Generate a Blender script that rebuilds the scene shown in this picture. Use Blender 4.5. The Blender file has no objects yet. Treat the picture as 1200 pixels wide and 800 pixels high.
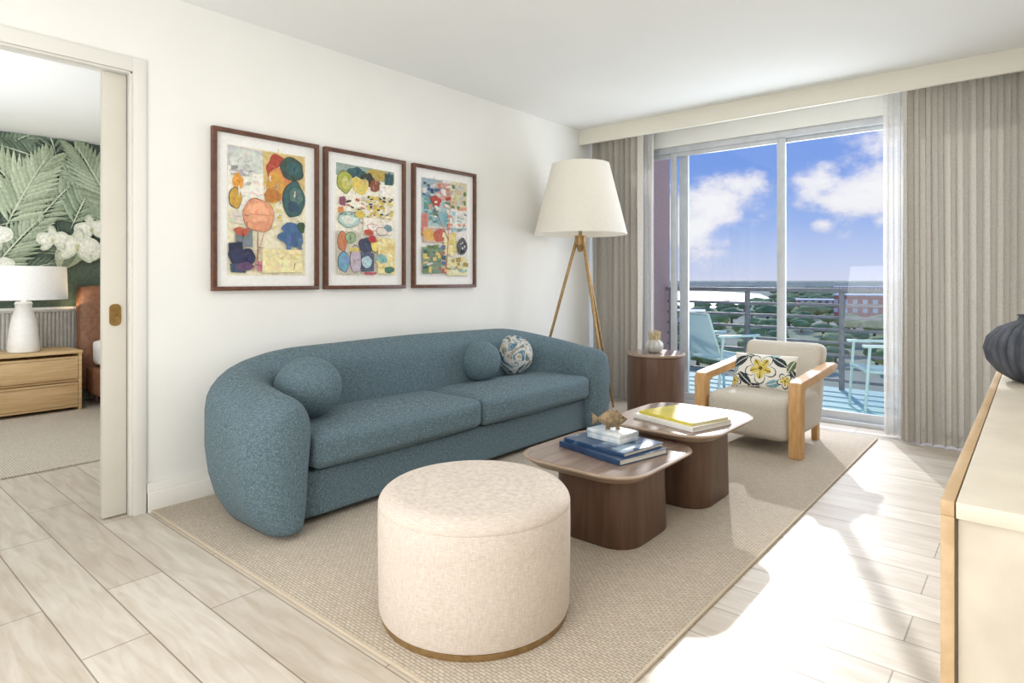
import bpy, bmesh, math, random
from mathutils import Vector, Matrix, noise
random.seed(7)
scene=bpy.context.scene
COL=scene.collection
try:
    scene.view_settings.view_transform='Standard'
    scene.view_settings.look='None'
except Exception: pass

# ------------------------------------------------------------ materials
def srgb(r,g,b):
    def f(c):
        c=c/255.0
        return c/12.92 if c<=0.04045 else ((c+0.055)/1.055)**2.4
    return (f(r),f(g),f(b),1.0)
_m={}
def M(name,c1,c2=None,rough=.6,metal=0.0,scale=20,bump=0.0,bscale=None,stretch=(1,1,1),detail=4,sheen=0.0,coat=0.0,lo=.35,hi=.65,bdist=.002):
    if name in _m: return _m[name]
    m=bpy.data.materials.new(name); m.use_nodes=True
    nt=m.node_tree; N=nt.nodes; L=nt.links
    b=N['Principled BSDF']
    b.inputs['Roughness'].default_value=rough
    b.inputs['Metallic'].default_value=metal
    if sheen: b.inputs['Sheen Weight'].default_value=sheen
    if coat: b.inputs['Coat Weight'].default_value=coat
    c1=srgb(*c1); c2=srgb(*c2) if c2 else c1
    tc=N.new('ShaderNodeTexCoord'); mp=N.new('ShaderNodeMapping')
    mp.inputs['Scale'].default_value=stretch
    L.new(tc.outputs['Object'],mp.inputs['Vector'])
    nz=N.new('ShaderNodeTexNoise'); nz.inputs['Scale'].default_value=scale; nz.inputs['Detail'].default_value=detail
    L.new(mp.outputs[0],nz.inputs['Vector'])
    rp=N.new('ShaderNodeValToRGB'); rp.color_ramp.elements[0].position=lo; rp.color_ramp.elements[1].position=hi
    rp.color_ramp.elements[0].color=c1; rp.color_ramp.elements[1].color=c2
    L.new(nz.outputs['Fac'],rp.inputs[0]); L.new(rp.outputs[0],b.inputs['Base Color'])
    if bump:
        n2=N.new('ShaderNodeTexNoise'); n2.inputs['Scale'].default_value=bscale or scale; n2.inputs['Detail'].default_value=3
        L.new(mp.outputs[0],n2.inputs['Vector'])
        bp=N.new('ShaderNodeBump'); bp.inputs['Strength'].default_value=bump; bp.inputs['Distance'].default_value=bdist
        L.new(n2.outputs['Fac'],bp.inputs['Height']); L.new(bp.outputs[0],b.inputs['Normal'])
    _m[name]=m; return m

def mix_shader_mat(name,kind,c,fac,c2=None,lo=.35,hi=.65,sc=150,zs=1.0):
    m=bpy.data.materials.new(name); m.use_nodes=True
    nt=m.node_tree; N=nt.nodes; L=nt.links
    for n in list(N):
        if n.type!='OUTPUT_MATERIAL': N.remove(n)
    out=[n for n in N if n.type=='OUTPUT_MATERIAL'][0]
    mx=N.new('ShaderNodeMixShader'); mx.inputs[0].default_value=fac
    if kind=='glass':
        a=N.new('ShaderNodeBsdfTransparent'); b=N.new('ShaderNodeBsdfGlossy'); b.inputs['Roughness'].default_value=0.02
        a.inputs['Color'].default_value=srgb(*c)
        L.new(a.outputs[0],mx.inputs[1]); L.new(b.outputs[0],mx.inputs[2]); L.new(mx.outputs[0],out.inputs[0])
    else:
        a=N.new('ShaderNodeBsdfDiffuse'); b=N.new('ShaderNodeBsdfTranslucent')
        tc=N.new('ShaderNodeTexCoord'); nz=N.new('ShaderNodeTexNoise'); nz.inputs['Scale'].default_value=sc
        mp=N.new('ShaderNodeMapping'); mp.inputs['Scale'].default_value=(.25,.25,zs)
        L.new(tc.outputs['Object'],mp.inputs[0]); L.new(mp.outputs[0],nz.inputs['Vector'])
        rp=N.new('ShaderNodeValToRGB'); rp.color_ramp.elements[0].position=lo; rp.color_ramp.elements[1].position=hi
        rp.color_ramp.elements[0].color=srgb(*c); rp.color_ramp.elements[1].color=srgb(*(c2 or c))
        L.new(nz.outputs['Fac'],rp.inputs[0])
        L.new(rp.outputs[0],a.inputs[0]); L.new(rp.outputs[0],b.inputs[0])
        L.new(a.outputs[0],mx.inputs[1]); L.new(b.outputs[0],mx.inputs[2])
        if kind=='sheer':
            t=N.new('ShaderNodeBsdfTransparent'); m2=N.new('ShaderNodeMixShader'); m2.inputs[0].default_value=.22
            L.new(mx.outputs[0],m2.inputs[1]); L.new(t.outputs[0],m2.inputs[2]); L.new(m2.outputs[0],out.inputs[0])
        else: L.new(mx.outputs[0],out.inputs[0])
    return m

def floor_mat():
    m=bpy.data.materials.new('plank_floor'); m.use_nodes=True
    nt=m.node_tree; N=nt.nodes; L=nt.links; b=N['Principled BSDF']
    tc=N.new('ShaderNodeTexCoord')
    br=N.new('ShaderNodeTexBrick'); br.offset=.37; br.offset_frequency=2; br.squash=1
    br.inputs['Scale'].default_value=1; br.inputs['Brick Width'].default_value=1.2; br.inputs['Row Height'].default_value=.2
    br.inputs['Mortar Size'].default_value=.0026; br.inputs['Mortar Smooth'].default_value=.1; br.inputs['Bias'].default_value=0
    br.inputs['Color1'].default_value=srgb(228,221,211); br.inputs['Color2'].default_value=srgb(213,204,192); br.inputs['Mortar'].default_value=srgb(158,148,134)
    L.new(tc.outputs['Object'],br.inputs['Vector'])
    mp=N.new('ShaderNodeMapping'); mp.inputs['Scale'].default_value=(1.6,11,1)
    L.new(tc.outputs['Object'],mp.inputs[0])
    nz=N.new('ShaderNodeTexNoise'); nz.inputs['Scale'].default_value=2.2; nz.inputs['Detail'].default_value=8; nz.inputs['Distortion'].default_value=.8
    L.new(mp.outputs[0],nz.inputs['Vector'])
    rp=N.new('ShaderNodeValToRGB'); rp.color_ramp.elements[0].position=.3; rp.color_ramp.elements[1].position=.75
    rp.color_ramp.elements[0].color=srgb(226,219,210); rp.color_ramp.elements[1].color=(1,1,1,1)
    L.new(nz.outputs['Fac'],rp.inputs[0])
    mx=N.new('ShaderNodeMix'); mx.data_type='RGBA'; mx.blend_type='MULTIPLY'; mx.inputs[0].default_value=1
    L.new(br.outputs['Color'],mx.inputs[6]); L.new(rp.outputs[0],mx.inputs[7])
    L.new(mx.outputs[2],b.inputs['Base Color'])
    b.inputs['Roughness'].default_value=.42
    bp=N.new('ShaderNodeBump'); bp.inputs['Strength'].default_value=.35; bp.inputs['Distance'].default_value=.002; bp.invert=True
    L.new(br.outputs['Fac'],bp.inputs['Height']); L.new(bp.outputs[0],b.inputs['Normal'])
    return m

def weave_mat(name,c1,c2,bw,rh,mort,bump=.45,rough=.95,mk=.82):
    m=bpy.data.materials.new(name); m.use_nodes=True
    nt=m.node_tree; N=nt.nodes; L=nt.links; b=N['Principled BSDF']
    tc=N.new('ShaderNodeTexCoord')
    br=N.new('ShaderNodeTexBrick'); br.offset=.5
    br.inputs['Scale'].default_value=1; br.inputs['Brick Width'].default_value=bw; br.inputs['Row Height'].default_value=rh
    br.inputs['Mortar Size'].default_value=mort; br.inputs['Mortar Smooth'].default_value=.9
    br.inputs['Color1'].default_value=srgb(*c1); br.inputs['Color2'].default_value=srgb(*c2)
    br.inputs['Mortar'].default_value=srgb(*[x*mk for x in c2])
    nz0=N.new('ShaderNodeTexNoise'); nz0.inputs['Scale'].default_value=60
    ad=N.new('ShaderNodeVectorMath'); ad.operation='SCALE'; ad.inputs['Scale'].default_value=.006
    L.new(tc.outputs['Object'],nz0.inputs['Vector']); L.new(nz0.outputs['Color'],ad.inputs[0])
    a2=N.new('ShaderNodeVectorMath'); L.new(tc.outputs['Object'],a2.inputs[0]); L.new(ad.outputs[0],a2.inputs[1])
    L.new(a2.outputs[0],br.inputs['Vector'])
    nz=N.new('ShaderNodeTexNoise'); nz.inputs['Scale'].default_value=120; nz.inputs['Detail'].default_value=5
    L.new(tc.outputs['Object'],nz.inputs['Vector'])
    rp=N.new('ShaderNodeValToRGB'); rp.color_ramp.elements[0].position=.3; rp.color_ramp.elements[1].position=.7
    rp.color_ramp.elements[0].color=(.78,.76,.74,1); rp.color_ramp.elements[1].color=(1,1,1,1)
    L.new(nz.outputs['Fac'],rp.inputs[0])
    mx=N.new('ShaderNodeMix'); mx.data_type='RGBA'; mx.blend_type='MULTIPLY'; mx.inputs[0].default_value=1
    L.new(br.outputs['Color'],mx.inputs[6]); L.new(rp.outputs[0],mx.inputs[7]); L.new(mx.outputs[2],b.inputs['Base Color'])
    b.inputs['Roughness'].default_value=rough
    bp=N.new('ShaderNodeBump'); bp.inputs['Strength'].default_value=bump; bp.inputs['Distance'].default_value=.003; bp.invert=True
    L.new(br.outputs['Fac'],bp.inputs['Height']); L.new(bp.outputs[0],b.inputs['Normal'])
    return m

def tweed_mat(name,c1,c2,c3,scale=260,bump=.5,st=.16,lo=.34,hi=.66):
    m=bpy.data.materials.new(name); m.use_nodes=True
    nt=m.node_tree; N=nt.nodes; L=nt.links; b=N['Principled BSDF']
    tc=N.new('ShaderNodeTexCoord')
    outs=[]
    for s_ in ((1,1,st),(st,st,1)):
        mp=N.new('ShaderNodeMapping'); mp.inputs['Scale'].default_value=s_
        nz=N.new('ShaderNodeTexNoise'); nz.inputs['Scale'].default_value=scale; nz.inputs['Detail'].default_value=2
        L.new(tc.outputs['Object'],mp.inputs[0]); L.new(mp.outputs[0],nz.inputs['Vector']); outs.append(nz.outputs['Fac'])
    mt=N.new('ShaderNodeMath'); mt.operation='ADD'; L.new(outs[0],mt.inputs[0]); L.new(outs[1],mt.inputs[1])
    hf=N.new('ShaderNodeMath'); hf.operation='MULTIPLY'; hf.inputs[1].default_value=.5; L.new(mt.outputs[0],hf.inputs[0])
    rp=N.new('ShaderNodeValToRGB'); cr=rp.color_ramp
    cr.elements[0].position=lo; cr.elements[0].color=srgb(*c1); cr.elements[1].position=hi; cr.elements[1].color=srgb(*c3)
    e=cr.elements.new(.5); e.color=srgb(*c2)
    L.new(hf.outputs[0],rp.inputs[0]); L.new(rp.outputs[0],b.inputs['Base Color'])
    b.inputs['Roughness'].default_value=.95; b.inputs['Sheen Weight'].default_value=.04
    bp=N.new('ShaderNodeBump'); bp.inputs['Strength'].default_value=bump; bp.inputs['Distance'].default_value=.002
    L.new(hf.outputs[0],bp.inputs['Height']); L.new(bp.outputs[0],b.inputs['Normal'])
    return m
def facade_mat(name,wall,win):
    m=bpy.data.materials.new(name); m.use_nodes=True
    nt=m.node_tree; N=nt.nodes; L=nt.links; b=N['Principled BSDF']; b.inputs['Roughness'].default_value=.8
    tc=N.new('ShaderNodeTexCoord'); sp=N.new('ShaderNodeSeparateXYZ'); L.new(tc.outputs['Object'],sp.inputs[0])
    ad=N.new('ShaderNodeMath'); L.new(sp.outputs[0],ad.inputs[0]); L.new(sp.outputs[1],ad.inputs[1])
    cb=N.new('ShaderNodeCombineXYZ'); L.new(ad.outputs[0],cb.inputs[0]); L.new(sp.outputs[2],cb.inputs[1])
    br=N.new('ShaderNodeTexBrick'); br.offset=0; br.inputs['Scale'].default_value=1; br.inputs['Brick Width'].default_value=3; br.inputs['Row Height'].default_value=3
    br.inputs['Mortar Size'].default_value=.75; br.inputs['Mortar Smooth'].default_value=0
    br.inputs['Color1'].default_value=srgb(*win); br.inputs['Color2'].default_value=srgb(*[min(255,x+14) for x in win]); br.inputs['Mortar'].default_value=srgb(*wall)
    L.new(cb.outputs[0],br.inputs['Vector']); L.new(br.outputs['Color'],b.inputs['Base Color'])
    return m

WALL=M('wall_paint',(240,239,234),(242,241,236),rough=.85,scale=3,bump=.05,bscale=300)
CEIL=M('ceiling_paint',(244,245,243),(245,246,244),rough=.95,scale=3)
TRIM=M('trim_paint',(230,228,221),(232,230,223),rough=.45,scale=4)
DOORM=M('door_paint',(216,211,199),(220,215,204),rough=.45,scale=4)
VALM=M('valance_paint',(233,229,215),(235,231,218),rough=.7,scale=4)
FLOOR=floor_mat()
RUG=weave_mat('woven_rug',(217,205,188),(205,192,174),.026,.012,.0028)
RUG2=weave_mat('bedroom_rug_weave',(222,213,200),(214,204,190),.03,.015,.003)
RUGEDGE=M('rug_binding',(198,184,163),(208,194,174),rough=.95,scale=200)
SOFA=tweed_mat('blue_tweed',(56,76,87),(90,112,122),(134,152,159),scale=560,bump=.4,st=.12)
OTT=tweed_mat('cream_tweed',(198,184,171),(216,203,191),(231,221,211),scale=620,bump=.25,st=.08)
CHAIRF=tweed_mat('oat_fabric',(190,181,167),(205,197,184),(219,212,200),scale=560,bump=.2)
BRASS=M('brushed_brass',(150,120,80),(172,142,98),rough=.4,metal=.6,scale=40)
BRASSD=M('door_bronze',(150,120,72),(170,138,86),rough=.35,metal=.8,scale=40)
WALNUT=M('walnut',(88,63,49),(110,83,67),rough=.42,scale=4,stretch=(9,9,.9),detail=6,bump=.06,lo=.3,hi=.7)
WALTOP=M('walnut_top',(124,104,92),(149,129,116),rough=.22,scale=4,stretch=(9,.9,9),detail=6,bump=.03,lo=.3,hi=.7)
WALEDGE=M('walnut_edge',(158,136,116),(172,150,130),rough=.35,scale=5,stretch=(3,3,14))
FRAMEW=M('frame_walnut',(84,52,38),(108,70,52),rough=.4,scale=8,stretch=(3,3,3))
OAK=M('oak',(196,150,94),(212,168,114),rough=.45,scale=5,stretch=(9,2,2),detail=6,bump=.08)
OAKV=M('oak_light',(196,164,122),(210,180,140),rough=.45,scale=4,stretch=(9,1.5,9),detail=6)
OAKH=M('nightstand_oak',(206,172,122),(224,192,146),rough=.45,scale=4,stretch=(3,1,12),detail=6)
CAB=M('cabinet_cream',(200,189,170),(214,204,186),rough=.5,scale=9,detail=6,bump=.08)
CABTOP=M('cabinet_top_cream',(214,203,184),(224,214,196),rough=.4,scale=7,detail=6)
ALU=M('window_aluminium',(196,200,205),(206,210,214),rough=.45,metal=.1,scale=10)
DRAPE=mix_shader_mat('drape_linen','cloth',(203,197,186),.2,(215,209,198),.4,.6,220,1.0)
SHEER=mix_shader_mat('sheer_voile','sheer',(222,220,216),.25,(232,230,226))
SHADE=mix_shader_mat('lamp_shade_linen','cloth',(246,242,233),.3,(250,247,240))
SHADE2=mix_shader_mat('white_shade','cloth',(244,243,241),.3,(250,249,247))
GLASS=mix_shader_mat('window_glass','glass',(252,253,254),.02)
PAPER=M('paper',(238,237,233),(244,243,240),rough=.9,scale=50)
PAGES=M('book_pages',(226,220,208),(240,236,228),rough=.9,scale=40,stretch=(1,1,30))
WHITEC=M('white_ceramic',(238,236,230),(244,242,238),rough=.4,scale=30,bump=.2)
AQUA=M('mint_metal',(210,236,229),(219,241,235),rough=.5,scale=20)
AQUAS=mix_shader_mat('mint_sling','sheer',(222,240,236),.4,(230,245,242))
AQFLOOR=M('balcony_deck',(160,210,206),(172,218,214),rough=.7,scale=8)
RAILM=M('railing_grey',(134,133,135),(146,145,147),rough=.5,metal=.1,scale=20)
LEATHER=M('brown_leather',(124,84,60),(142,100,74),rough=.5,scale=30,bump=.1)
TERRA=M('terracotta_stucco',(214,170,152),(222,182,164),rough=.9,scale=30,bump=.3)

# ------------------------------------------------------------ mesh helpers
def finish(bm,name,mats,smooth=True,angle=40):
    me=bpy.data.meshes.new(name)
    bmesh.ops.recalc_face_normals(bm,faces=bm.faces)
    bm.to_mesh(me); bm.free()
    for m in (mats if isinstance(mats,(list,tuple)) else [mats]): me.materials.append(m)
    if smooth:
        for p in me.polygons: p.use_smooth=True
        try: me.set_sharp_from_angle(angle=math.radians(angle))
        except Exception: pass
    return me
def obj(me,name,parent=None,loc=(0,0,0),rot=(0,0,0),label=None,cat=None,kind=None,group=None):
    o=bpy.data.objects.new(name,me); COL.objects.link(o)
    o.location=loc; o.rotation_euler=rot
    if parent: o.parent=parent
    if label: o['label']=label
    if cat: o['category']=cat
    if kind: o['kind']=kind
    if group: o['group']=group
    return o
def empty(name,loc,label,cat,rot=(0,0,0),group=None):
    o=obj(None,name,None,loc,rot,label,cat,None,group); o.empty_display_size=.1; return o
def bbox(bm,x0,x1,y0,y1,z0,z1,bev=0,seg=2,mi=0):
    r=bmesh.ops.create_cube(bm,size=1)
    vs=r['verts']
    for v in vs:
        v.co=Vector((x0+(v.co.x+.5)*(x1-x0),y0+(v.co.y+.5)*(y1-y0),z0+(v.co.z+.5)*(z1-z0)))
    fs=set(f for v in vs for f in v.link_faces)
    for f in fs: f.material_index=mi
    if bev:
        es=list(set(e for v in vs for e in v.link_edges))
        rr=bmesh.ops.bevel(bm,geom=es,offset=bev,segments=seg,affect='EDGES',profile=.5)
        for f in rr['faces']: f.material_index=mi
def box(name,x0,x1,y0,y1,z0,z1,mat,bev=.003,seg=2):
    bm=bmesh.new(); bbox(bm,x0,x1,y0,y1,z0,z1,bev,seg)
    return finish(bm,name,mat)
def boxes(name,lst,mat,bev=.002):
    bm=bmesh.new()
    for b in lst: bbox(bm,*b[:6],bev,2,b[6] if len(b)>6 else 0)
    return finish(bm,name,mat)
def lathe(name,prof,mat,segs=48,rib=0,ribamp=0,cap=True,angle=40):
    bm=bmesh.new(); rings=[]
    for (r,z) in prof:
        ring=[]
        for i in range(segs):
            a=2*math.pi*i/segs
            rr=r
            if rib: rr=r*(1-ribamp+ribamp*abs(math.sin(rib*a/2))**.5)
            ring.append(bm.verts.new((rr*math.cos(a),rr*math.sin(a),z)))
        rings.append(ring)
    for k in range(len(rings)-1):
        for i in range(segs):
            j=(i+1)%segs
            bm.faces.new((rings[k][i],rings[k][j],rings[k+1][j],rings[k+1][i]))
    if cap:
        bm.faces.new(list(reversed(rings[0]))); bm.faces.new(rings[-1])
    return finish(bm,name,mat,angle=angle)
def tube(bm,p,q,r1,r2=None,seg=12,mi=0):
    p=Vector(p);q=Vector(q); r2=r1 if r2 is None else r2
    d=q-p; r=bmesh.ops.create_cone(bm,cap_ends=True,segments=seg,radius1=r1,radius2=r2,depth=d.length)
    mt=Matrix.Translation((p+q)/2) @ d.to_track_quat('Z','Y').to_matrix().to_4x4()
    bmesh.ops.transform(bm,matrix=mt,verts=r['verts'])
    for f in set(f for v in r['verts'] for f in v.link_faces): f.material_index=mi
def rrect(hx,hy,r,n=8):
    pts=[]
    for (sx,sy,a0) in ((1,1,0),(-1,1,90),(-1,-1,180),(1,-1,270)):
        for i in range(n+1):
            a=math.radians(a0+90*i/n)
            pts.append((sx*(hx-r)+r*math.cos(a),sy*(hy-r)+r*math.sin(a)))
    return pts
def loft(name,levels,mat,n=10,cx=0,cy=0):
    bm=bmesh.new(); rings=[]
    for (hx,hy,r,z) in levels:
        rings.append([bm.verts.new((cx+x,cy+y,z)) for x,y in rrect(hx,hy,r,n)])
    m=len(rings[0])
    for k in range(len(rings)-1):
        for i in range(m):
            j=(i+1)%m
            bm.faces.new((rings[k][i],rings[k][j],rings[k+1][j],rings[k+1][i]))
    bm.faces.new(list(reversed(rings[0]))); bm.faces.new(rings[-1])
    return finish(bm,name,mat)
def puffy(name,x0,x1,y0,y1,z0,z1,mat,e=5.0,puff=(0,0,.02),n=14,wr=0.004,fn=None):
    bm=bmesh.new(); bmesh.ops.create_cube(bm,size=2)
    bmesh.ops.subdivide_edges(bm,edges=bm.edges[:],cuts=n,use_grid_fill=True)
    hx,hy,hz=(x1-x0)/2,(y1-y0)/2,(z1-z0)/2
    rad=min(hx,hy,hz)*e/10
    for v in bm.verts:
        c=v.co.copy()
        c=Vector([math.copysign(abs(t)**.8,t) for t in c])
        p=Vector((c.x*hx,c.y*hy,c.z*hz))
        inner=Vector((max(-hx+rad,min(hx-rad,p.x)),max(-hy+rad,min(hy-rad,p.y)),max(-hz+rad,min(hz-rad,p.z))))
        d=p-inner
        if d.length>1e-6: p=inner+d.normalized()*rad
        u,w,t=c.x,c.y,c.z
        p.z+=math.copysign(puff[2],t)*abs(t)*(1-u*u)*(1-w*w)
        p.x+=math.copysign(puff[0],u)*abs(u)*(1-t*t)*(1-w*w)
        p.y+=math.copysign(puff[1],w)*abs(w)*(1-u*u)*(1-t*t)
        nn=noise.noise(Vector((p.x*6+x0*3,p.y*6,p.z*6)))*wr
        p+=d.normalized()*nn if d.length>1e-6 else Vector((0,0,0))
        if fn: p=fn(p,u,w,t)
        v.co=p+Vector(((x0+x1)/2,(y0+y1)/2,(z0+z1)/2))
    me=finish(bm,name,mat,angle=80); return me
def cyl_poly(bm,pts,w0,w1,axis='x',mi=0):
    a=[bm.verts.new((w0,y,z)) for y,z in pts]; b=[bm.verts.new((w1,y,z)) for y,z in pts]
    n=len(pts); fs=[bm.faces.new(list(reversed(a))),bm.faces.new(b)]
    for i in range(n):
        j=(i+1)%n; fs.append(bm.faces.new((a[i],a[j],b[j],b[i])))
    for f in fs: f.material_index=mi

STR='structure'
# ------------------------------------------------------------ room shell
CH=2.69; WY=5.65; XR=3.86; YB=-1.7; YV=5.14
DY0,DY1,DZ=.12,1.135,2.25
def struct(me,name,label): return obj(me,name,label=label,kind=STR)
struct(box('floor',-3.9,XR+.1,YB-.1,WY+.12,-.12,0,FLOOR,0),'floor','pale wood-look plank floor running through both rooms')
struct(box('ceiling',-.12,XR+.1,YB-.1,WY+.12,CH,CH+.12,CEIL,0),'ceiling','smooth white painted living room ceiling')
struct(box('ceiling_bedroom',-3.9,-.12,YB-.1,4.2,2.57,2.7,CEIL,0),'ceiling_bedroom','smooth white painted bedroom ceiling')
struct(boxes('wall_art',[(-.12,0,YB,DY0,0,CH),(-.12,0,DY1,WY,0,CH),(-.12,0,DY0,DY1,DZ,CH)],WALL,0),'wall_art','long off-white wall with a pocket door opening')
struct(box('wall_right',XR,XR+.1,YB,WY,0,CH,WALL,0),'wall_right','off-white painted side wall behind the sideboard')
struct(box('wall_rear',0,XR,YB-.1,YB,0,CH,WALL,0),'wall_rear','off-white painted wall facing the windows')
OX0,OX1,OZ=.1,3.7,2.5
struct(boxes('wall_window',[(-.12,OX0,WY-.02,WY+.12,0,CH),(OX1,XR+.1,WY-.02,WY+.12,0,CH),(OX0,OX1,WY-.02,WY+.12,OZ,CH)],WALL,0),'wall_window','off-white wall around the balcony glass doors')
struct(box('trim_1',0.001,XR,YV,YV+.03,2.54,CH,VALM,.002),'trim_1','cream painted pelmet board hiding the curtain track')
struct(boxes('wall_bedroom',[(-3.9,-3.78,YB,4.2,0,2.57),(-3.9,-.12,YB-.1,YB,0,2.57),(-3.9,-.12,4.2,4.3,0,2.57)],WALL,0),'wall_bedroom','plain painted bedroom walls')
struct(boxes('baseboard_art',[(0,.018,1.2,WY-.02,0,.15),(0,.024,1.2,WY-.02,0,.10)],TRIM,.003),'baseboard_art','stepped white baseboard along the long wall')
struct(boxes('baseboard_right',[(XR-.018,XR,YB,WY-.02,0,.15)],TRIM,.003),'baseboard_right','white baseboard along the side wall')
struct(boxes('trim_2',[(0,.014,DY1,DY1+.060,0,DZ+.07),(0,.014,DY0-.060,DY0,0,DZ+.07),(0,.014,DY0,DY1,DZ,DZ+.07),
    (-.04,0,DY1-.010,DY1,0,DZ),(-.12,-.09,DY1-.010,DY1,0,DZ),(-.04,0,DY0,DY1,DZ-.010,DZ)],TRIM,.0015),'trim_2','white painted casing around the pocket door opening')
door=struct(box('door_1',-.084,-.046,1.018,1.124,.008,DZ-.012,DOORM,.002),'door_1','beige pocket door leaf partly pulled from the wall')
bm=bmesh.new()
pl=[bm.verts.new((0,y,z)) for y,z in rrect(.026,.055,.022,6)]
pl2=[bm.verts.new((.006,y,z)) for y,z in rrect(.026,.055,.022,6)]
n=len(pl); bm.faces.new(pl); bm.faces.new(pl2)
for i in range(n): bm.faces.new((pl[i],pl[(i+1)%n],pl2[(i+1)%n],pl2[i]))
for i in range(24):
    a=2*math.pi*i/24; b=2*math.pi*(i+1)/24
    tube(bm,(.007,.016*math.cos(a),.012+.018*math.sin(a)),(.007,.016*math.cos(b),.012+.018*math.sin(b)),.003,seg=6)
tube(bm,(.004,0,-.03),(.012,0,-.03),.008)
tube(bm,(.004,0,.012),(.010,0,.012),.006)
obj(finish(bm,'pull',BRASSD),'door_pull',parent=door,loc=(-.046,1.072,1.02),label='bronze flush pull')

# ------------------------------------------------------------ window wall
stile=[(OX0,OX0+.06,WY,WY+.08,0,OZ),(OX1-.06,OX1,WY,WY+.08,0,OZ),(OX0+.06,OX1-.06,WY,WY+.08,OZ-.06,OZ),(OX0+.06,OX1-.06,WY-.01,WY+.09,0,.035)]
struct(boxes('trim_3',stile,ALU,.003),'trim_3','brushed aluminium outer frame of the balcony doors')
pan=[(OX0+.06,.905,.03),(.735,1.815,.0),(1.74,2.80,.03),(2.745,OX1-.06,.0)]
for i,(a,b,dy) in enumerate(pan):
    y0=WY+.01+dy; w=.06
    wr=.09 if i==0 else (.07 if i==1 else w)
    fr=[(a,a+w,y0,y0+.03,.035,OZ-.06),(b-wr,b,y0,y0+.03,.035,OZ-.06),(a+w,b-wr,y0,y0+.03,.035,.10),(a+w,b-wr,y0,y0+.03,OZ-.10,OZ-.06)]
    o=struct(boxes('window_%d'%(i+1),fr,ALU,.002),'window_%d'%(i+1),'sliding aluminium framed balcony glass door panel')
    obj(box('glass',a+w-.003,b-wr+.003,y0+.012,y0+.018,.097,OZ-.097,GLASS,0),'glass_pane',parent=o,label='clear glass pane')

# ------------------------------------------------------------ curtains
def curtain(name,x0,x1,yc,z0,z1,pleats,amp,mat,label,seed=0,cat='curtain'):
    bm=bmesh.new(); nx=pleats*12; nz=12; rows=[]
    for k in range(nz+1):
        t=k/nz; z=z0+(z1-z0)*t; row=[]
        for i in range(nx+1):
            s=i/nx
            ph=2*math.pi*pleats*s+1.8*noise.noise(Vector((s*6+seed,.4*t,0)))
            am=amp*(1+.55*noise.noise(Vector((s*pleats*.7+seed,t*.6,3))))*(.8+.2*(1-t))
            y=yc+am*math.sin(ph)+.25*am*math.sin(2.1*ph+seed)*(1-t*.5)+.012*noise.noise(Vector((s*4,t*2,seed)))
            x=x0+(x1-x0)*s+.25*am*math.sin(2*ph)
            row.append(bm.verts.new((x,y,z)))
        rows.append(row)
    for k in range(nz):
        for i in range(nx): bm.faces.new((rows[k][i],rows[k][i+1],rows[k+1][i+1],rows[k+1][i]))
    me=finish(bm,name,mat,angle=180)
    return obj(me,name,label=label,cat=cat)
curtain('curtain',.05,.59,5.33,.015,2.62,8,.042,DRAPE,'grey-beige linen drape in deep pleats beside the floor lamp',1)
curtain('curtain',2.73,3.80,5.33,.015,2.62,15,.045,DRAPE,'grey-beige linen drape gathered behind the sideboard',5)
curtain('sheer_curtain',2.60,2.80,5.45,.015,2.62,5,.025,SHEER,'white translucent sheer curtain gathered beside the drape',9)
curtain('sheer_curtain',.50,.655,5.455,.015,2.62,4,.02,SHEER,'white translucent sheer curtain behind the pleated drape',11)
rail=empty('curtain_rail',(1.9,5.36,2.63),'white curtain track fixed behind the pelmet','curtain rail')
obj(boxes('track',[(-1.85,1.9,-.04,.10,.03,.06)],TRIM,.002),'track',parent=rail)

# ------------------------------------------------------------ rug
bm=bmesh.new(); bbox(bm,.03,2.58,1.22,5.28,.001,.012,.004,2,0)
rug=obj(finish(bm,'rug',RUG),'rug',label='beige woven sisal-look rug under the seating group',cat='rug')
obj(boxes('b',[(.024,.034,1.214,5.286,.001,.013),(2.576,2.586,1.214,5.286,.001,.013),(.034,2.576,1.214,1.224,.001,.013),(.034,2.576,5.276,5.286,.001,.013)],RUGEDGE,.003),'border',parent=rug,label='tan bound edge')
RZ=.0125

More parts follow.
